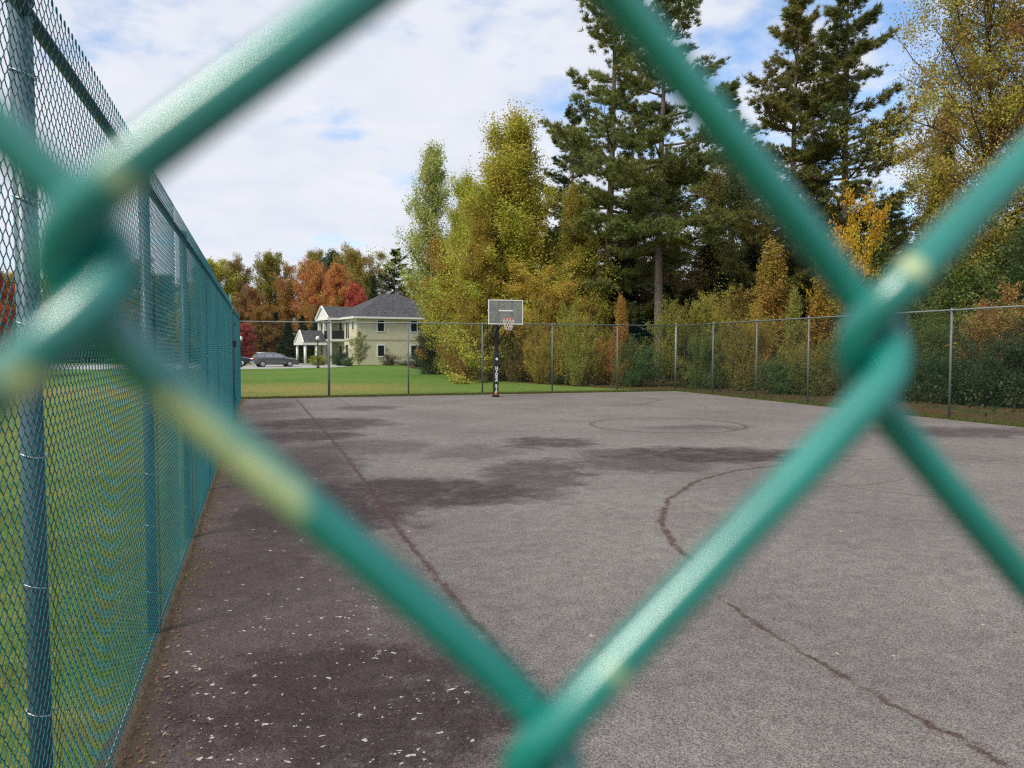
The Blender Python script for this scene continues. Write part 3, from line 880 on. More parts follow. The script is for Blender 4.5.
def make_car(name, label, paint, loc, rotz, group=None):
    """+x is the front; 4.7 m estate / crossover"""
    car = thing(name, label, 'car', loc, rotz, group)
    # x, z_bottom, z_belt, z_roof, half widths bottom / belt / roof
    st = [(-2.35, 0.55, 0.80, 0.95, .70, .78, .70), (-2.28, 0.38, 0.98, 1.12, .82, .88, .72), (-2.05, 0.32, 1.05, 1.52, .86, .91, .68), (-1.75, 0.28, 1.04, 1.66, .88, .93, .68),
          (-0.9, 0.24, 1.01, 1.72, .89, .94, .70), (0.0, 0.24, 0.99, 1.71, .89, .94, .70), (0.55, 0.24, 0.98, 1.60, .89, .94, .68), (1.15, 0.24, 0.98, 1.20, .89, .93, .74),
          (1.35, 0.24, 0.97, 1.05, .89, .92, .78), (1.9, 0.28, 0.90, 0.97, .88, .90, .76), (2.22, 0.34, 0.78, 0.86, .82, .85, .70), (2.35, 0.45, 0.66, 0.72, .66, .72, .6)]
    zm = lambda z: z if z < .85 else .85 + (z - .85) * .76
    st = [(x, zb_, zm(zl), zm(zr), a, b, c) for x, zb_, zl, zr, a, b, c in st]
    V, Fc = [], []
    for x, zb_, zl, zr, a, b, c in st:
        prof = [(0, zb_), (a * .9, zb_), (a, zb_ + .08), (b, (zb_ + zl) / 2 + .1), (b * .985, zl), (c, zr - .06), (c * .8, zr), (0, zr + .01)]
        ring = [(x, y, z) for y, z in prof] + [(x, -y, z) for y, z in prof[::-1][1:-1]]
        V += ring
    n = 14
    for i in range(len(st) - 1):
        for k in range(n):
            a, b = i * n + k, i * n + (k + 1) % n
            Fc.append((a, b, b + n, a + n))
    Fc.append(tuple(range(n))[::-1]); Fc.append(tuple((len(st) - 1) * n + k for k in range(n)))
    body = link_mesh('body', V, Fc, paint, car, smooth=True)
    sb = body.modifiers.new('sub', 'SUBSURF'); sb.levels = 1; sb.render_levels = 2

    def side_at(x, z):
        xs = [s[0] for s in st]
        zl = np.interp(x, xs, [s[2] for s in st]); zr = np.interp(x, xs, [s[3] for s in st]) - .06
        b = np.interp(x, xs, [s[5] for s in st]) * .985; c = np.interp(x, xs, [s[6] for s in st])
        f = min(max((z - zl) / max(zr - zl, .01), 0), 1)
        return b + (c - b) * f
    for s in (-1, 1):
        for quad in ([(-1.95, 1.10), (-1.25, 1.08), (-1.25, 1.55), (-1.75, 1.50)], [(-1.17, 1.08), (-0.30, 1.06), (-0.30, 1.58), (-1.17, 1.56)], [(-0.22, 1.06), (0.95, 1.05), (0.48, 1.48), (-0.22, 1.58)]):
            quad = [(x, zm(z)) for x, z in quad]
            vv = [(x, s * (side_at(x, z) + 0.012), z) for x, z in quad] + [(x, s * (side_at(x, z) - 0.02), z) for x, z in quad]
            link_mesh('side_window', vv, [(0, 1, 2, 3), (7, 6, 5, 4), (0, 4, 5, 1), (1, 5, 6, 2), (2, 6, 7, 3), (3, 7, 4, 0)], GLASS_CAR, car)
    link_mesh('rear_window', [(-2.27, -.68, zm(1.10)), (-2.27, .68, zm(1.10)), (-2.03, .60, zm(1.50)), (-2.03, -.60, zm(1.50)), (-2.2, -.66, zm(1.10)), (-2.2, .66, zm(1.10)), (-1.97, .6, zm(1.50)), (-1.97, -.6, zm(1.50))], [(3, 2, 1, 0), (0, 1, 5, 4), (2, 3, 7, 6), (1, 2, 6, 5), (3, 0, 4, 7)], GLASS_CAR, car)
    link_mesh('windscreen', [(1.2, -.74, zm(1.10)), (1.2, .74, zm(1.10)), (0.62, .62, zm(1.58)), (0.62, -.62, zm(1.58)), (1.13, -.72, zm(1.08)), (1.13, .72, zm(1.08)), (.55, .6, zm(1.55)), (.55, -.6, zm(1.55))], [(0, 1, 2, 3), (4, 5, 1, 0)[::-1], (2, 6, 7, 3), (1, 5, 6, 2), (3, 7, 4, 0)], GLASS_CAR, car)
    for s in (-1, 1):
        MB().box((-2.33, s * .76 - .1, 0.76), (-2.16, s * .76 + .1, 1.02)).build('tail_light', TAIL, car, bevel=0.03)
        MB().box((2.12, s * .66 - .12, 0.68), (2.27, s * .66 + .12, 0.82)).build('headlight', LAMPC, car, bevel=0.03)
        MB().tube([(-1.8, s * .64, zm(1.73)), (-1.0, s * .66, zm(1.79)), (0.1, s * .66, zm(1.77))], 0.022, 8).build('roof_rail', SILVER, car, smooth=True)
        MB().box((0.62, s * 1.0 - .09, .97), (0.78, s * 1.0 + .09, 1.09)).build('door_mirror', paint, car, bevel=0.03)
        for x in (-1.42, 1.42):
            w = MB().tube([(x, s * .72, .34), (x, s * .77, .34), (x, s * .93, .34), (x, s * .95, .34)], [.29, .34, .34, .30], 24).build('wheel', TYRE, car, smooth=False)
            MB().tube([(x, s * .90, .34), (x, s * .962, .34)], [.23, .21], 20).build('rim', RIMM, w)
    MB().box((-2.40, -.7, .42), (-2.25, .7, .60)).build('rear_bumper', SILVER, car, bevel=0.03)
    return car


PAINT_D = simple('dark_grey_car_paint', (0.085, 0.09, 0.10), 0.14, 0.0, 0.05, 1, 0.7)
PAINT_D.node_tree.nodes['Principled BSDF'].inputs['Coat Weight'].default_value = 0.8
PAINT_N = simple('navy_car_paint', (0.015, 0.022, 0.045), 0.2, 0.2, 0.05, 1, 0.7)
make_car('parked_car', 'dark grey estate car parked side on before the cream house', PAINT_D, P(274.5, 79.5), R(-YAW) + R(30)).scale = (.95, .95, .95)
make_car('parked_car', 'dark navy car parked half hidden behind the end of the teal fence', PAINT_N, P(229, 84), R(-YAW) + R(12))


# ------------------------------------------------------------------ lamps
GLOBE = simple('white_globe', (0.75, 0.75, 0.74), 0.3, 0, 0.03)


def lamp(px, zc, label):
    t = thing('lamp_post', label, 'lamp post', P(px, zc), 0, 'lamp posts by the driveway')
    MB().lathe((0, 0, 0), [(.16, 0), (.16, .12), (.10, .2), (.08, .5), (.055, .6), (.05, 2.55), (.09, 2.6), (.09, 2.66)], 12).build('pole', BLACK, t, smooth=True)
    MB().lathe((0, 0, 2.66), [(.08, 0), (.17, .08), (.2, .2), (.17, .32), (.08, .4), (.02, .44)], 14).build('lamp_globe', GLOBE, t, smooth=True)
    return t


lamp(318, 76, 'black lamp post with a white globe in front of the cream house')
lamp(241, 78, 'black lamp post with a white globe at the end of the teal fence')


# ------------------------------------------------------------------ trees
def leaves_mesh(cent, size, rng_, aspect=0.62, flat=0.0):
    n = len(cent)
    nrm = rng_.normal(size=(n, 3)); nrm[:, 2] += flat; nrm /= np.linalg.norm(nrm, axis=1, keepdims=True)
    u = np.cross(nrm, rng_.normal(size=(n, 3))); u /= np.linalg.norm(u, axis=1, keepdims=True)
    v = np.cross(nrm, u)
    s = size * rng_.uniform(0.6, 1.3, n)[:, None]
    V = np.stack([cent - u * s * .5, cent + v * s * .5 * aspect, cent + u * s * .5, cent - v * s * .5 * aspect], 1).reshape(-1, 3)
    return V, np.arange(4 * n).reshape(n, 4)


def limb_tubes(mb, limbs, n=6):
    for pts, r0, r1 in limbs:
        k = len(pts)
        mb.tube(pts, [r0 + (r1 - r0) * i / (k - 1) for i in range(k)], n, cap=False)


def make_tree_obj(name, bark, trunk_mb, V, Q, tint, leafm, color):
    t = bpy.data.objects.new(name, None); COL.objects.link(t)
    trunk_mb.build('trunk', bark, t, smooth=True)
    c = np_mesh('crown', V, Q, leafm, t, tint=tint); c.color = (*color, 1)
    return t


def broadleaf(name, seed, H, W, cb, nleaf, leaf, shape='oval', nl=34, bark=None, stems=1, color=(0.1, 0.1, 0.03), sparse=0.055, rtrunk=None, spray=1.0):
    rg = np.random.default_rng(seed)
    mb = MB(); limbs = []; cents = []; wts = []
    rt = rtrunk or H * 0.014
    for sidx in range(stems):
        bx, by = (0, 0) if stems == 1 else (rg.normal(0, W * .10), rg.normal(0, W * .10))
        lean = rg.normal(0, 0.015 if stems == 1 else (0.02 if H > 8 else 0.12), 2)
        Hs = H * (1 if sidx == 0 else rg.uniform(.7, .95))
        tp = [Vector((bx + lean[0] * z + .02 * H * math.sin(z / H * 5 + seed), by + lean[1] * z + .015 * H * math.sin(z / H * 4 + 2 * seed), z)) for z in np.linspace(0, Hs * .97, 9)]
        limbs.append((tp, rt * (1 if stems == 1 else .7), rt * .08))

        def trunk_at(z):
            f = min(max(z / (Hs * .97), 0), 1) * 8; i = min(int(f), 7)
            return tp[i].lerp(tp[i + 1], f - i)
        az = rg.uniform(0, 6.28)
        nls = nl if stems == 1 else max(6, nl // stems)
        for k in range(nls):
            u = (k + rg.uniform(0, 1)) / nls
            z0 = Hs * (cb + (0.94 - cb) * u)
            az += 2.4 + rg.normal(0, .4)
            if shape == 'oval': pr_ = (max(math.sin(PI * (0.12 + 0.86 * u)), 0)) ** 0.65
            elif shape == 'column': pr_ = (1 - u) ** 0.55 * (0.75 + 0.25 * math.sin(PI * min(u * 2.2, 1)))
            elif shape == 'cone': pr_ = 1.02 - u * .93
            else: pr_ = 0.55 + 0.45 * math.sin(PI * u)
            L = W / 2 * pr_ * rg.uniform(.6, 1.15)
            el = R(rg.uniform(18, 50) + 18 * u)
            d = Vector((math.cos(az) * math.cos(el), math.sin(az) * math.cos(el), math.sin(el)))
            s0 = trunk_at(max(z0 - L * math.sin(el) * .75, Hs * cb * .6))
            pts = [s0]
            for j in range(1, 5):
                f = j / 4
                pts.append(s0 + d * (L / max(math.cos(el), .35)) * f + Vector((rg.normal(0, .05 * L), rg.normal(0, .05 * L), -.10 * L * f * f + rg.normal(0, .03 * L))))
            limbs.append((pts, rt * .34 * (1 - .6 * u), rt * .05))
            for j in range(11):
                f = rg.uniform(.25, 1.05)
                i = min(int(f * 4), 3); q = pts[i].lerp(pts[i + 1], f * 4 - i)
                q = q + Vector(rg.normal(0, 1, 3)) * L * .16
                cents.append(q); wts.append(rg.uniform(.15, 1.7) ** 1.5)
            for j in range(2):
                f = rg.uniform(.35, .85); i = min(int(f * 4), 3); q = pts[i].lerp(pts[i + 1], f * 4 - i)
                e = q + Vector((rg.normal(0, 1), rg.normal(0, 1), abs(rg.normal(0, .6)))) * L * .3
                limbs.append(([q, (q + e) / 2 + Vector((0, 0, .02 * L)), e], rt * .12, rt * .03)); cents.append(e); wts.append(1)
        cents.append(trunk_at(Hs * .96)); wts.append(1.2); cents.append(trunk_at(Hs * .9)); wts.append(1.0)
    limb_tubes(mb, limbs)
    C = np.array([tuple(c) for c in cents]); w = np.array(wts); w /= w.sum()
    idx = rg.choice(len(C), nleaf, p=w)
    sg = H * sparse * rg.uniform(.55, 1.25, len(C))
    dv = C - np.array([0, 0, 0]); dv = np.stack([dv[:, 0], dv[:, 1], np.full(len(C), .55 * W)], 1) + rg.normal(0, .22 * W, (len(C), 3))
    dv /= np.linalg.norm(dv, axis=1, keepdims=True)
    tn = lambda sh: np.clip(rg.normal(size=sh), -1.45, 1.45)
    iso = .42 + .22 * (1 - spray)
    pos = C[idx] + (tn(nleaf) * sg[idx] * spray)[:, None] * dv[idx] + tn((nleaf, 3)) * sg[idx][:, None] * np.array([iso, iso, iso * .82])
    pos[:, 2] = np.maximum(pos[:, 2], .05)
    ct = rg.uniform(0, 1, len(C))
    tint = np.clip(.55 * ct[idx] + .45 * rg.uniform(0, 1, nleaf), 0, 1)
    V, Q = leaves_mesh(pos, leaf, rg)
    return make_tree_obj(name, bark or BARK_GREY, mb, V, Q, tint, LEAF, color)


def conifer(name, seed, H, W, clear, kind='pine', dens=1.0, color=(.04, .06, .02), dead=True):
    rg = np.random.default_rng(seed)
    mb = MB(); limbs = []; tips = []; dirs = []; tid = []
    rt = H * .0135
    tp = [Vector((.012 * H * math.sin(z / H * 4 + seed), .012 * H * math.sin(z / H * 3 + 2.3 * seed), z)) for z in np.linspace(0, H, 12)]
    limbs.append((tp, rt, rt * .06))

    def trunk_at(z):
        f = z / H * 11; i = min(int(f), 10); return tp[i].lerp(tp[i + 1], f - i)
    z = H * clear; az = rg.uniform(0, 6.28); bid = 0
    step = (.040 if kind == 'pine' else .030) * H
    while z < H * .985:
        u = max((z / H - clear) / (1 - clear), 0.0)
        nb = rg.integers(4, 6) if kind == 'pine' else rg.integers(5, 8)
        for k in range(nb):
            az += 2 * PI / nb + rg.normal(0, .25)
            if kind == 'pine':
                pr_ = (.72 + .55 * u if u < .35 else .91 - .78 * ((u - .35) / .65) ** 1.15) * rg.uniform(.48, 1.22)
                el = R(-6 + 50 * u ** 1.3 + rg.normal(0, 7)); sag = .10 * (1 - u)
                if rg.uniform() < .05 + .10 * u: continue
            else:
                pr_ = (1.0 - .93 * u) * rg.uniform(.75, 1.1); el = R(-14 + 34 * u + rg.normal(0, 5)); sag = .14
            L = max(W / 2 * pr_, .25)
            s0 = trunk_at(min(z + rg.normal(0, .012 * H), H))
            dxy = Vector((math.cos(az), math.sin(az), 0)); side = Vector((-math.sin(az), math.cos(az), 0))
            pts = []
            for j in range(6):
                f = j / 5
                pts.append(s0 + dxy * L * f * math.cos(el) + Vector((0, 0, L * f * math.sin(el) - sag * L * math.sin(PI * f) + .10 * L * f ** 3)) + side * rg.normal(0, .02 * L) * f)
            limbs.append((pts, rt * .30 * (1 - .7 * u) + .01, .008))
            nt = int((9 + 8 * L) * dens)
            for j in range(nt):
                f = rg.uniform(.18 if kind != 'pine' else .16, 1.0) ** .8
                i = min(int(f * 5), 4); q = pts[i].lerp(pts[i + 1], f * 5 - i)
                lat = rg.normal(0, 1) * L * .235 * (1.15 - .75 * f) + rg.normal(0, .08)
                q = q + side * lat + Vector((0, 0, rg.normal(.05, .085 if kind == 'pine' else .06) - .05 * abs(lat))) + dxy * rg.normal(0, .1)
                tips.append(tuple(q)); dd = dxy * .7 + side * np.sign(lat) * .5 + Vector((0, 0, .45 if kind == 'pine' else .0))
                dirs.append(tuple(dd.normalized())); tid.append(bid)
            bid += 1
        z += step * rg.uniform(.6, 1.3) * ((1 + .12 * u) if kind == 'pine' else 1)
    if dead:
        for k in range(14):
            zz = H * rg.uniform(.12, max(clear, .2)); a = rg.uniform(0, 6.28); L = rg.uniform(.5, 1.6); s0 = trunk_at(zz)
            limbs.append(([s0, s0 + Vector((math.cos(a) * L * .5, math.sin(a) * L * .5, .05)), s0 + Vector((math.cos(a) * L, math.sin(a) * L, -.1))], .022, .006))
    limb_tubes(mb, limbs)
    T = np.array(tips); Dm = np.array(dirs); nn = 26 if kind == 'pine' else 18
    n = len(T) * nn
    base = np.repeat(T, nn, 0) + rg.normal(0, .055, (n, 3)) * np.array([1, 1, .6])
    d = np.repeat(Dm, nn, 0) + rg.normal(0, .62, (n, 3)); d /= np.linalg.norm(d, axis=1, keepdims=True)
    s = np.cross(d, rg.normal(size=(n, 3))); s /= np.linalg.norm(s, axis=1, keepdims=True)
    ln = rg.uniform(.16, .34, n)[:, None] * (1.0 if kind == 'pine' else .9); wd = rg.uniform(.013, .026, n)[:, None]
    V = np.stack([base - s * wd, base + s * wd, base + d * ln], 1).reshape(-1, 3)
    bt = rg.uniform(0, 1, bid + 1)
    tint = np.clip(.5 * np.repeat(bt[np.array(tid)], nn) + .5 * rg.uniform(0, 1, n), 0, 1)
    return make_tree_obj(name, BARK_PINE if kind == 'pine' else BARK_DARK, mb, V, np.arange(3 * n).reshape(n, 3), tint, NEEDLE, color)


# colours of the leaves themselves
OLIVE = (.38, .335, .055); YGREEN = (.37, .37, .056); GOLD = (.40, .26, .036); OCHRE = (.40, .28, .05); RUST = (.36, .22, .055)
ORANGE = (.46, .20, .075); CRIMSON = (.34, .06, .065); GREEN = (.13, .18, .045); DKGREEN = (.045, .066, .025); PINE = (.175, .195, .055); PALE = (.36, .38, .12)

PROTO = {}


def proto(key, obj, H, W): PROTO[key] = [obj, H, W, False]


def plant(key, px, zc, ytop, wpx, color, name, label, cat='tree', group=None, rot=None, H=None, at=None):
    src, pH, pW, used = PROTO[key]
    o = src if not used else copy_tree(src)
    PROTO[key][3] = True
    o.name = name
    loc = P(px, zc) if at is None else Vector(at)
    h = H if H is not None else (347 - ytop) / F_PX * zc + CAM_H
    w = wpx * zc / F_PX
    o.location = loc; o.rotation_euler = (0, 0, rot if rot is not None else (px * 1.7 + zc) % 6.28)
    o.scale = (w / pW, w / pW, h / pH)
    for c in o.children:
        if c.name.startswith('crown'): c.color = (*color, 1)
    for k in ('label', 'category', 'group', 'kind'):
        if k in o: del o[k]
    return tag(o, label, cat, group)


proto('aspenA', broadleaf('a', 11, 16, 4.6, .15, 100000, .105, 'column', 46, BARK_GREY, 2, sparse=.042), 16, 4.6)
proto('aspenB', broadleaf('a', 12, 16, 10.5, .05, 230000, .115, 'column', 80, BARK_GREY, 3, sparse=.042, spray=.8), 16, 10.5)
proto('thin', broadleaf('a', 13, 15, 6.4, .30, 36000, .12, 'column', 44, BARK_GREY, 1, sparse=.036, spray=.8), 15, 6.4)
proto('broadA', broadleaf('a', 21, 16, 9, .10, 60000, .21, 'oval', 50, BARK_DARK, sparse=.048, spray=.35), 16, 9)
proto('broadB', broadleaf('a', 22, 16, 8, .08, 60000, .21, 'oval', 50, BARK_DARK, sparse=.045, spray=.35), 16, 8)
proto('broadC', broadleaf('a', 23, 16, 10, .06, 70000, .21, 'dome', 52, BARK_GREY, 2, sparse=.045, spray=.4), 16, 10)
proto('tall', broadleaf('a', 24, 20, 9.5, .24, 110000, .115, 'oval', 60, BARK_DARK, sparse=.034, spray=.6), 20, 9.5)
proto('pineA', conifer('a', 31, 24, 10.5, .13, 'pine', 2.5), 24, 10.5)
proto('pineB', conifer('a', 32, 24, 9.5, .31, 'pine', 2.3), 24, 9.5)
proto('pineC', conifer('a', 33, 22, 8.5, .12, 'pine', 2.5), 22, 8.5)
proto('spruceA', conifer('a', 41, 15, 6.0, .04, 'spruce', 1.0, dead=False), 15, 6)
proto('spruceB', conifer('a', 42, 15, 5.4, .12, 'spruce', 0.9), 15, 5.4)
proto('sapA', broadleaf('a', 51, 5.5, 3.2, .10, 22000, .085, 'cone', 30, BARK_GREY, 1, sparse=.05, rtrunk=.04), 5.5, 3.2)
proto('sapB', broadleaf('a', 52, 5.5, 3.6, .08, 22000, .085, 'dome', 30, BARK_GREY, 3, sparse=.055, rtrunk=.035), 5.5, 3.6)
proto('sapC', broadleaf('a', 53, 5.5, 3.0, .15, 14000, .085, 'oval', 26, BARK_GREY, 2, sparse=.05, rtrunk=.035), 5.5, 3.0)
proto('shrubA', broadleaf('a', 61, 2.6, 3.2, .02, 24000, .068, 'dome', 30, BARK_GREY, 6, sparse=.09, rtrunk=.02), 2.6, 3.2)
proto('shrubB', broadleaf('a', 62, 2.6, 3.0, .02, 20000, .068, 'dome', 28, BARK_DARK, 5, sparse=.10, rtrunk=.02), 2.6, 3.0)
proto('bush', broadleaf('a', 63, 1.5, 2.0, .02, 9000, .075, 'dome', 34, BARK_DARK, 5, sparse=.13, rtrunk=.015), 1.5, 2.0)

# -- yellowing poplars behind the hoop
g = 'yellowing poplars behind the hoop'
plant('thin', 433, 58, 138, 92, PALE, 'poplar_tree', 'slender pale green poplar with sparse leaves left of the yellow poplars', 'tree', g)
plant('aspenB', 470, 55, 168, 116, YGREEN, 'poplar_tree', 'yellow green poplar between the slender pale one and the broad tall one', 'tree', g)
plant('aspenB', 535, 50, 116, 190, OLIVE, 'poplar_tree', 'broad tall olive yellow poplar directly above the hoop', 'tree', g, rot=2.0)
plant('aspenB', 566, 48, 178, 112, (.30, .255, .048), 'poplar_tree', 'golden olive poplar beside the dark pines right of the hoop', 'tree', g)
plant('aspenB', 487, 47.5, 215, 84, (0.300, 0.217, 0.039), 'poplar_tree', 'lower golden poplar behind the hoop backboard', 'tree', g)
plant('broadC', 548, 45, 268, 88, OCHRE, 'young_tree', 'ochre young tree low under the poplars right of the hoop', 'tree', 'undergrowth trees behind the far fence')
plant('broadC', 460, 57, 246, 68, RUST, 'young_tree', 'rusty brown bushy tree at the house side of the poplars', 'tree', 'undergrowth trees behind the far fence')
plant('broadB', 443, 78, 244, 52, (0.360, 0.173, 0.039), 'maple_tree', 'orange brown tree overhanging the right end of the house roof', 'tree')
plant('shrubB', 434, 57, 334, 40, (0.053, 0.075, 0.033), 'shrub', 'dark green shrub at the right end of the house wall', 'shrub')
plant('sapB', 470, 49.5, 300, 70, (0.225, 0.128, 0.042), 'sapling', 'brownish sapling left of the hoop pole', 'tree')

# -- tall pines
g = 'tall pines in the wood'
plant('pineA', 608, 50, -58, 176, PINE, 'pine_tree', 'tall dark pine with long ragged limbs reaching left over the poplars', 'tree', g, rot=1.1)
plant('pineB', 661, 45, -48, 168, (.150, .165, .046), 'pine_tree', 'tall pine with a bare pale trunk showing above the fence corner', 'tree', g, rot=2.3)
plant('pineC', 795, 53, -4, 150, (.200, .180, .052), 'pine_tree', 'yellowish pine with a pointed top left of the tallest right hand pine', 'tree', g, rot=0.4)
plant('pineA', 846, 51, -34, 186, (.140, .150, .046), 'pine_tree', 'tall pine with wide open limbs against the blue gap in the sky', 'tree', g, rot=3.6)
plant('pineC', 728, 66, 95, 150, PINE, 'pine_tree', 'dark pine seen further back between the two pairs of tall pines', 'tree', g, rot=5.0)
plant('pineB', 570, 62, 120, 110, DKGREEN, 'pine_tree', 'dark pine deep behind the right side of the poplars', 'tree', g, rot=4.1)
# -- right hand broadleaf trees
g = 'autumn trees at the right'
plant('tall', 985, 41, -62, 190, (.34, .27, .055), 'oak_tree', 'tall thin leaved golden brown tree at the right edge of the photo', 'tree', g, rot=0.6)
plant('tall', 1075, 39, -40, 170, (0.255, 0.128, 0.053), 'oak_tree', 'tall reddish brown tree cut off by the right edge of the photo', 'tree', g, rot=2.6)
plant('thin', 930, 52, 96, 84, (0.315, 0.173, 0.068), 'young_tree', 'thin pale brown tree between the open pine and the tall golden tree', 'tree', g)
plant('spruceA', 944, 50, 150, 62, DKGREEN, 'spruce_tree', 'dark pointed spruce below the tall golden tree', 'tree')
plant('sapA', 931, 40, 165, 66, (0.255, 0.217, 0.036), 'larch_tree', 'yellow green cone shaped tree in front of the dark spruce', 'tree')
plant('sapC', 846, 38, 188, 62, (0.510, 0.300, 0.033), 'birch_tree', 'small bright yellow tree behind the knot of the near wire fence', 'tree')
plant('sapA', 770, 38, 240, 78, (0.285, 0.188, 0.038), 'sapling', 'golden sapling with several pale stems behind the right fence', 'tree', 'saplings behind the right fence')
plant('sapA', 822, 36, 268, 80, (0.315, 0.203, 0.036), 'sapling', 'golden sapling to the right of the pale stemmed one', 'tree', 'saplings behind the right fence', rot=1.0)
plant('sapB', 735, 40, 285, 66, (0.240, 0.188, 0.039), 'sapling', 'olive yellow sapling left of the pale stemmed golden one', 'tree', 'saplings behind the right fence')
plant('sapB', 690, 38, 300, 60, (0.203, 0.188, 0.036), 'sapling', 'yellow green sapling at the corner of the court fence', 'tree', 'saplings behind the right fence')
plant('sapC', 1000, 28, 282, 72, (0.300, 0.180, 0.060), 'sapling', 'brownish orange sapling against dark leaves behind the right fence', 'tree', 'saplings behind the right fence')
plant('sapC', 965, 34, 235, 90, GREEN, 'sapling', 'green leafy tree above the right fence below the golden tree', 'tree', 'saplings behind the right fence')
plant('sapB', 1030, 33, 225, 120, (0.068, 0.105, 0.030), 'sapling', 'dark green leafy tree at the right edge above the fence', 'tree', 'saplings behind the right fence')
plant('sapB', 905, 34, 262, 84, (0.075, 0.112, 0.030), 'sapling', 'dark green sapling right of the near wire knot', 'tree', 'saplings behind the right fence', rot=2)
plant('sapA', 875, 42, 225, 70, (0.105, 0.128, 0.033), 'sapling', 'mid green pointed tree right of the bright yellow one', 'tree', 'saplings behind the right fence')
rw0 = random.Random(4)
# -- understory behind the far fence
for px, zc, yt, w, c, key, lab in (
        (515, 44, 325, 56, (0.150, 0.112, 0.038), 'shrubB', 'brown leaved shrub just right of the hoop pole'),
        (545, 42, 318, 60, (0.255, 0.195, 0.036), 'shrubA', 'golden yellow shrub behind the second fence post right of the hoop'),
        (580, 40, 322, 62, (0.225, 0.210, 0.039), 'shrubA', 'yellow green shrub between the hoop and the dark pine trunks'),
        (604, 42, 308, 48, (0.360, 0.135, 0.042), 'shrubB', 'orange tinted shrub below the dark pines'),
        (636, 39, 318, 76, (0.078, 0.120, 0.036), 'shrubA', 'round dark green bush behind the fence left of the court corner'),
        (664, 40, 298, 46, (0.195, 0.195, 0.036), 'sapC', 'yellow green sapling at the foot of the bare pine trunk'),
        (705, 36.5, 330, 60, (0.120, 0.150, 0.036), 'shrubA', 'mid green bush right of the fence corner'),
        (742, 35, 325, 60, (0.195, 0.158, 0.039), 'shrubB', 'brownish bush behind the second post of the right fence'),
        (780, 33, 330, 70, (0.090, 0.128, 0.036), 'shrubA', 'green bush behind the third post of the right fence'),
        (818, 31.5, 322, 66, (0.165, 0.150, 0.039), 'shrubB', 'olive bush behind the right fence left of the near wire knot'),
        (858, 30, 318, 80, (0.090, 0.120, 0.033), 'shrubA', 'green bush behind the near wire knot'),
        (905, 28.5, 322, 84, (0.053, 0.083, 0.027), 'shrubB', 'dark bush right of the near wire knot behind the fence'),
        (950, 27, 318, 90, (0.045, 0.075, 0.026), 'shrubA', 'dark bush behind the rightmost visible fence post'),
        (1000, 26, 330, 90, (0.042, 0.068, 0.024), 'shrubB', 'dark bush at the right edge behind the fence'),
        (1045, 25, 300, 110, (0.045, 0.068, 0.024), 'shrubA', 'tall dark bush cut by the right edge behind the fence'),
        (470, 46.5, 335, 50, (0.255, 0.135, 0.042), 'shrubB', 'rusty shrub at the lawn edge left of the hoop pole'),
        (494, 45.5, 330, 46, (0.135, 0.120, 0.036), 'shrubA', 'dull green shrub right behind the hoop pole'),
        (563, 41.5, 345, 40, (0.053, 0.075, 0.030), 'shrubB', 'low dark shrub under the golden yellow one')):
    plant(key, px, zc, yt + (rw0.uniform(-4, 34) + (10 if px > 850 else 0) if key != 'sapC' else 0), w * rw0.uniform(.56, .88), tuple(1.15 * q for q in c), 'shrub' if key != 'sapC' else 'sapling', lab, 'shrub' if key != 'sapC' else 'tree', 'undergrowth behind the fences')
for px, zc, yt, w, c, key, lab in (
        (533, 43, 292, 34, (.34, .24, .05), 'sapC', 'slim golden sapling behind the first fence post right of the hoop'),
        (572, 41.5, 300, 34, (.26, .26, .05), 'sapC', 'slim yellow green sapling before the dark pines'),
        (622, 39.5, 296, 36, (.36, .19, .05), 'sapA', 'slim orange brown sapling before the dark pines'),
        (712, 37, 292, 34, (.30, .25, .05), 'sapC', 'slim yellow sapling behind the first post of the right fence'),
        (756, 35.5, 300, 36, (.34, .22, .05), 'sapC', 'slim ochre sapling behind the second post of the right fence'),
        (796, 33.5, 288, 40, (.26, .24, .05), 'sapA', 'slim olive sapling behind the third post of the right fence'),
        (930, 29, 296, 50, (.12, .15, .04), 'sapC', 'loose green sapling left of the rightmost visible fence post'),
        (978, 28, 300, 44, (.30, .18, .06), 'sapC', 'thin russet sapling right of the rightmost visible fence post')):
    plant(key, px, zc, yt, w, c, 'sapling', lab, 'tree', 'slim saplings behind the fences')
# -- deep wood: dark conifers no one could tell apart
rw = random.Random(9)
LABD = 'dark conifer in the shade of the deep wood'
k = 0
for px in range(566, 1130, 22):
    zc = rw.uniform(54, 78)
    yt = rw.uniform(205, 262) if px < 880 else rw.uniform(190, 250)
    if 640 < px < 745: yt = rw.uniform(238, 275)
    plant(('spruceA', 'spruceB')[k % 2], px + rw.uniform(-8, 8), zc, yt, rw.uniform(70, 110), (0.030, 0.050, 0.022) if k % 3 else (0.048, 0.063, 0.026), 'spruce_tree', LABD, 'tree', 'dark conifers in the deep wood', rot=rw.uniform(0, 6))
    k += 1
for px in range(575, 1130, 40):
    zc = rw.uniform(44, 52)
    plant('spruceB', px + rw.uniform(-10, 10), zc, rw.uniform(268, 300), rw.uniform(70, 96), (0.033, 0.054, 0.022), 'spruce_tree', LABD, 'tree', 'dark conifers in the deep wood', rot=rw.uniform(0, 6))
for i, (px, zc, yt) in enumerate(((676, 58, 150), (706, 62, 170), (745, 60, 160), (632, 57, 170), (816, 60, 150))):
    plant('thin', px, zc, yt, 84, ((.20, .13, .05), (.17, .15, .045), (.12, .13, .04))[i % 3], 'young_tree', 'thin bare looking tree with few leaves among the pine trunks', 'tree', 'thin trees inside the wood', rot=rw.uniform(0, 6))
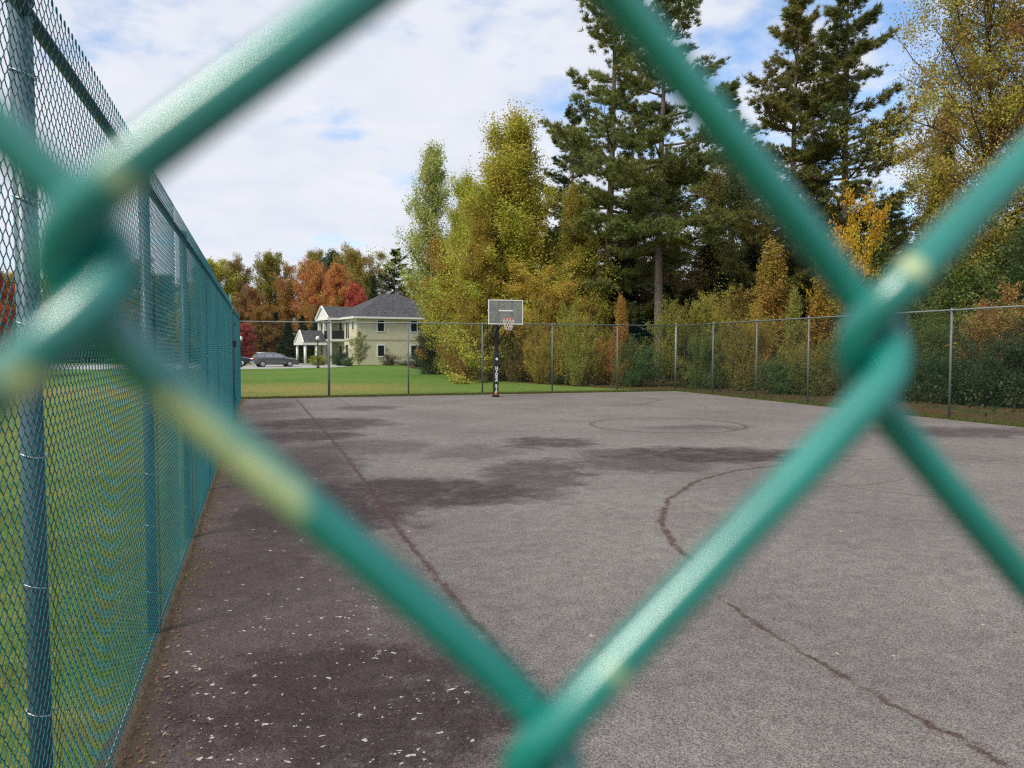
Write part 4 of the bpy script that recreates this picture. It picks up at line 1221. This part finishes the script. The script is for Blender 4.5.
# wood to the right, out of frame but close by
for i, (x, y) in enumerate(((24, 12), (28, 7), (26, 2), (33, 14), (38, 8), (31, -4), (36, 22), (44, 30))):
    plant(('spruceA', 'broadB', 'spruceB')[i % 3], 1100, 40, 0, 110, (DKGREEN, OLIVE, DKGREEN)[i % 3], ('spruce_tree', 'maple_tree', 'spruce_tree')[i % 3], ('dark conifer in the shade of the deep wood', 'broad olive tree out at the right of the wood', 'dark conifer in the shade of the deep wood')[i % 3], 'tree', ('dark conifers in the deep wood', 'broad trees right of the wood', 'dark conifers in the deep wood')[i % 3], H=12 + i % 4, at=(x, y, 0))

# -- autumn wood behind the house
g = 'autumn trees behind the house'
for key, px, zc, yt, w, c, nm, lab in (
        ('broadB', 214, 124, 258, 52, OLIVE, 'maple_tree', 'olive tree just above the end of the teal fence'),
        ('broadA', 238, 132, 262, 48, (0.225, 0.165, 0.045), 'maple_tree', 'dull ochre tree second from the end of the teal fence'),
        ('broadB', 272, 126, 251, 44, (0.225, 0.195, 0.045), 'maple_tree', 'tall rounded olive tree left of the orange maple'),
        ('broadA', 252, 118, 288, 40, (0.255, 0.128, 0.053), 'maple_tree', 'lower reddish brown tree left of the rounded olive tree'),
        ('broadC', 292, 121, 268, 46, (0.300, 0.150, 0.045), 'maple_tree', 'orange brown tree between the rounded olive tree and the orange maple'),
        ('broadA', 318, 114, 264, 46, ORANGE, 'maple_tree', 'bright orange red maple above the house porch'),
        ('broadB', 338, 112, 263, 34, (.48, .19, .07), 'maple_tree', 'bright orange maple right next to the reddest one'),
        ('broadC', 328, 110, 298, 60, (0.285, 0.165, 0.045), 'maple_tree', 'mixed orange and olive tree low behind the house porch roof'),
        ('broadA', 357, 111, 286, 34, (.46, .085, .07), 'maple_tree', 'crimson red maple right above the house roof'),
        ('broadB', 316, 138, 249, 36, (0.270, 0.210, 0.053), 'maple_tree', 'pale olive treetop behind the orange maple'),
        ('broadB', 335, 136, 250, 46, (.075, .105, .04), 'maple_tree', 'dark green rounded treetop rising behind the orange maples'),
        ('broadA', 352, 130, 250, 48, (0.285, 0.217, 0.053), 'maple_tree', 'pale yellow tree behind the crimson maple'),
        ('broadC', 372, 133, 258, 44, (0.240, 0.180, 0.045), 'maple_tree', 'olive brown tree behind the house roof ridge'),
        ('spruceA', 374, 112, 276, 30, DKGREEN, 'spruce_tree', 'dark spruce beside the crimson maple above the roof'),
        ('pineA', 397, 120, 250, 70, (0.068, 0.090, 0.033), 'pine_tree', 'dark pine with flat tiers above the right end of the roof'),
        ('broadB', 420, 122, 268, 50, OCHRE, 'maple_tree', 'ochre tree behind the right end of the house'),
        ('broadB', 246, 96, 322, 26, CRIMSON, 'maple_tree', 'small crimson maple left of the parked car'),
        ('broadB', 262, 104, 305, 38, (0.255, 0.135, 0.045), 'maple_tree', 'brown tree above the dark hedge of conifers')):
    plant(key, px, zc, yt, w, c, nm, lab, 'tree', g)
for i, px in enumerate(range(252, 345, 13)):
    plant(('spruceA', 'spruceB')[i % 2], px + rw.uniform(-3, 3), 103 + rw.uniform(-4, 5), 316 + rw.uniform(-6, 4), 30, (0.033, 0.051, 0.027), 'spruce_tree', 'dark conifer of the low dense row behind the parked car', 'tree', 'dark conifers behind the parked car', rot=rw.uniform(0, 6))
# trees seen only through the left fence
for i, px in enumerate(range(-330, 212, 26)):
    zc = rw.uniform(108, 140)
    c = (OLIVE, OCHRE, GREEN, RUST, (0.150, 0.150, 0.045))[i % 5]
    plant(('broadA', 'broadB', 'broadC')[i % 3], px, zc, 272 + rw.uniform(-12, 12), 50, c, 'maple_tree', 'autumn tree of the distant row seen through the mesh of the left fence', 'tree', 'distant trees seen through the left fence', rot=rw.uniform(0, 6))
for i, px in enumerate(range(-330, 236, 30)):
    plant(('spruceA', 'spruceB')[i % 2], px, rw.uniform(100, 112), 318 + rw.uniform(-8, 6), 44, (0.045, 0.063, 0.030), 'spruce_tree', 'dark low conifer seen through the mesh of the left fence', 'tree', 'dark conifers seen through the left fence', rot=rw.uniform(0, 6))
plant('broadB', -14, 52, 256, 60, (0.405, 0.045, 0.045), 'maple_tree', 'deep red maple at the left edge seen through the fence', 'tree')
# planting round the house
gp = 'shrubs round the house'
plant('sapC', 358, 84, 330, 22, (0.225, 0.225, 0.068), 'sapling', 'small thin leaved tree in front of the left corner of the house', 'tree')
plant('bush', 318, 86.5, 355, 20, (0.255, 0.270, 0.038), 'bush', 'yellow green bush beside the lamp post', 'shrub', gp)
plant('bush', 342.5, 85, 352.5, 19, (0.033, 0.054, 0.030), 'bush', 'dark green rounded bush at the corner of the house', 'shrub', gp)
plant('bush', 348.5, 82.5, 357, 14, (0.090, 0.143, 0.045), 'bush', 'low mid green clipped bush before the dark one', 'shrub', gp)
plant('bush', 388.5, 85.5, 354, 18, (0.150, 0.112, 0.068), 'bush', 'reddish brown bush under the windows of the house', 'shrub', gp)
plant('bush', 421, 78, 351, 22, (0.042, 0.068, 0.030), 'bush', 'dark bush at the right end of the house under the tree', 'shrub', gp)
plant('bush', 300, 92, 358, 18, (0.075, 0.068, 0.038), 'bush', 'low brown bush behind the bonnet of the parked car', 'shrub', gp)
plant('bush', 405, 87, 361, 20, (0.180, 0.210, 0.105), 'bush', 'pale low plants along the foot of the house wall', 'shrub', gp)
for kk, (o_, *_r) in PROTO.items():
    if not PROTO[kk][3]:
        for c in list(o_.children): bpy.data.objects.remove(c)
        bpy.data.objects.remove(o_)

# ------------------------------------------------------------------ ground cover nobody could count
rg = np.random.default_rng(77)


def blades(name, pts, hmin, hmax, w, mat_, color, kind='stuff', label=None, cat=None):
    n = len(pts)
    a = rg.uniform(0, 2 * PI, n); h = rg.uniform(hmin, hmax, n)
    s = np.stack([np.cos(a), np.sin(a), np.zeros(n)], 1) * (w * rg.uniform(.6, 1.3, n))[:, None]
    lean = rg.normal(0, .45, (n, 2)) * h[:, None]
    top = pts + np.concatenate([lean, h[:, None]], 1)
    V = np.stack([pts - s, pts + s, top], 1).reshape(-1, 3)
    o = np_mesh(name, V, np.arange(3 * n).reshape(n, 3), mat_, tint=rg.uniform(0, 1, n)); o.color = (*color, 1)
    return tag(o, label, cat, None, kind)


n = 90000
yy = 2.0 + 11 * rg.uniform(0, 1, n) ** 1.4; xx = XL0 - 0.0065 * yy - 0.01 - (0.05 + yy * .55) * rg.uniform(0, 1, n) ** 1.1
pp = np.stack([xx, yy, np.zeros(n)], 1)
keep = (np.sin(xx * 3.1 + yy * 1.7) + np.sin(yy * 2.3 - xx * 1.1) + rg.normal(0, .8, n)) > -0.7
blades('grass', pp[keep], .02, .055, .0028, LEAF, (.10, .19, .035), label='short mossy grass behind the left fence', cat='grass')
n = 26000
q = rg.uniform(0, 1, n)
e1 = np.stack([rg.uniform(X_L - .1, X_R, n), 31.0 + np.abs(rg.normal(0, .22, n)), np.zeros(n)], 1)
e2 = np.stack([X_R - .15 + np.abs(rg.normal(0, .3, n)), rg.uniform(6, 31.2, n), np.zeros(n)], 1)
blades('grass', np.concatenate([e1, e2]), .03, .12, .006, LEAF, (.115, .115, .03), label='rough grass along the foot of the far and right fences', cat='grass')
n = 5000
ey3 = 1.5 + 29 * rg.uniform(0, 1, n) ** 1.5
e3 = np.stack([XL0 - 0.0065 * ey3 + .005 + np.abs(rg.normal(0, .035, n)), ey3, np.zeros(n)], 1)
blades('weeds', e3, .012, .05, .003, LEAF, (.11, .085, .035), label='thin dry weeds at the foot of the left fence', cat='weeds')
# fallen leaves
n = 2600
lx = np.concatenate([X_L + .05 + np.abs(rg.normal(0, .14, 1500)), rg.uniform(X_L, X_R - .3, 300), rg.uniform(X_L, X_R, 800)])
ly = np.concatenate([2 + 29 * rg.uniform(0, 1, 1500) ** 1.6, 3 + 27 * rg.uniform(0, 1, 300), 30.7 + np.abs(rg.normal(0, .5, 800))])
lx[:1500] += (XL0 - X_L) - 0.0065 * ly[:1500]
V, Q = leaves_mesh(np.stack([lx, ly, np.full(n, .016)], 1), .022, rg, .7, 3.5)
V[:, 2] = np.maximum(V[:, 2], .009)
o = np_mesh('fallen_leaves', V, Q, LEAF, tint=rg.uniform(0, 1, n)); o.color = (.20, .12, .05, 1)
tag(o, 'dry fallen leaves along the foot of the fences', 'leaves', None, 'stuff')
# wood-floor ferns and brambles
n = 110000
fx = rg.uniform(12, 62, n); fy = rg.uniform(2, 80, n)
cc = (fx - 0) * SY_ + fy * CY_
pxx = 512 + F_PX * (fx * CY_ - fy * SY_) / np.maximum(cc, 1)
zed = np.interp(pxx, [398, 445, 480, 520, 560, 610, 690, 740, 1024, 1400], [90, 60, 50, 45, 41.5, 38, 35, 31, 20, 10])
ok = (cc > zed) & (cc < zed + 22) & ((fx > X_R + 0.75) | (fy > Y_F + 1.6)) & (pxx < 1350)
fp = np.stack([fx, fy, rg.gamma(1.6, .28, n)], 1)[ok]
V, Q = leaves_mesh(fp, .13, rg, .5, .8)
V[:, 2] = np.maximum(V[:, 2], .01)
o = np_mesh('undergrowth', V, Q, LEAF, tint=rg.uniform(0, 1, len(fp))); o.color = (.06, .07, .022, 1)
tag(o, 'low brambles and ferns on the wood floor behind the fences', 'undergrowth', None, 'stuff')
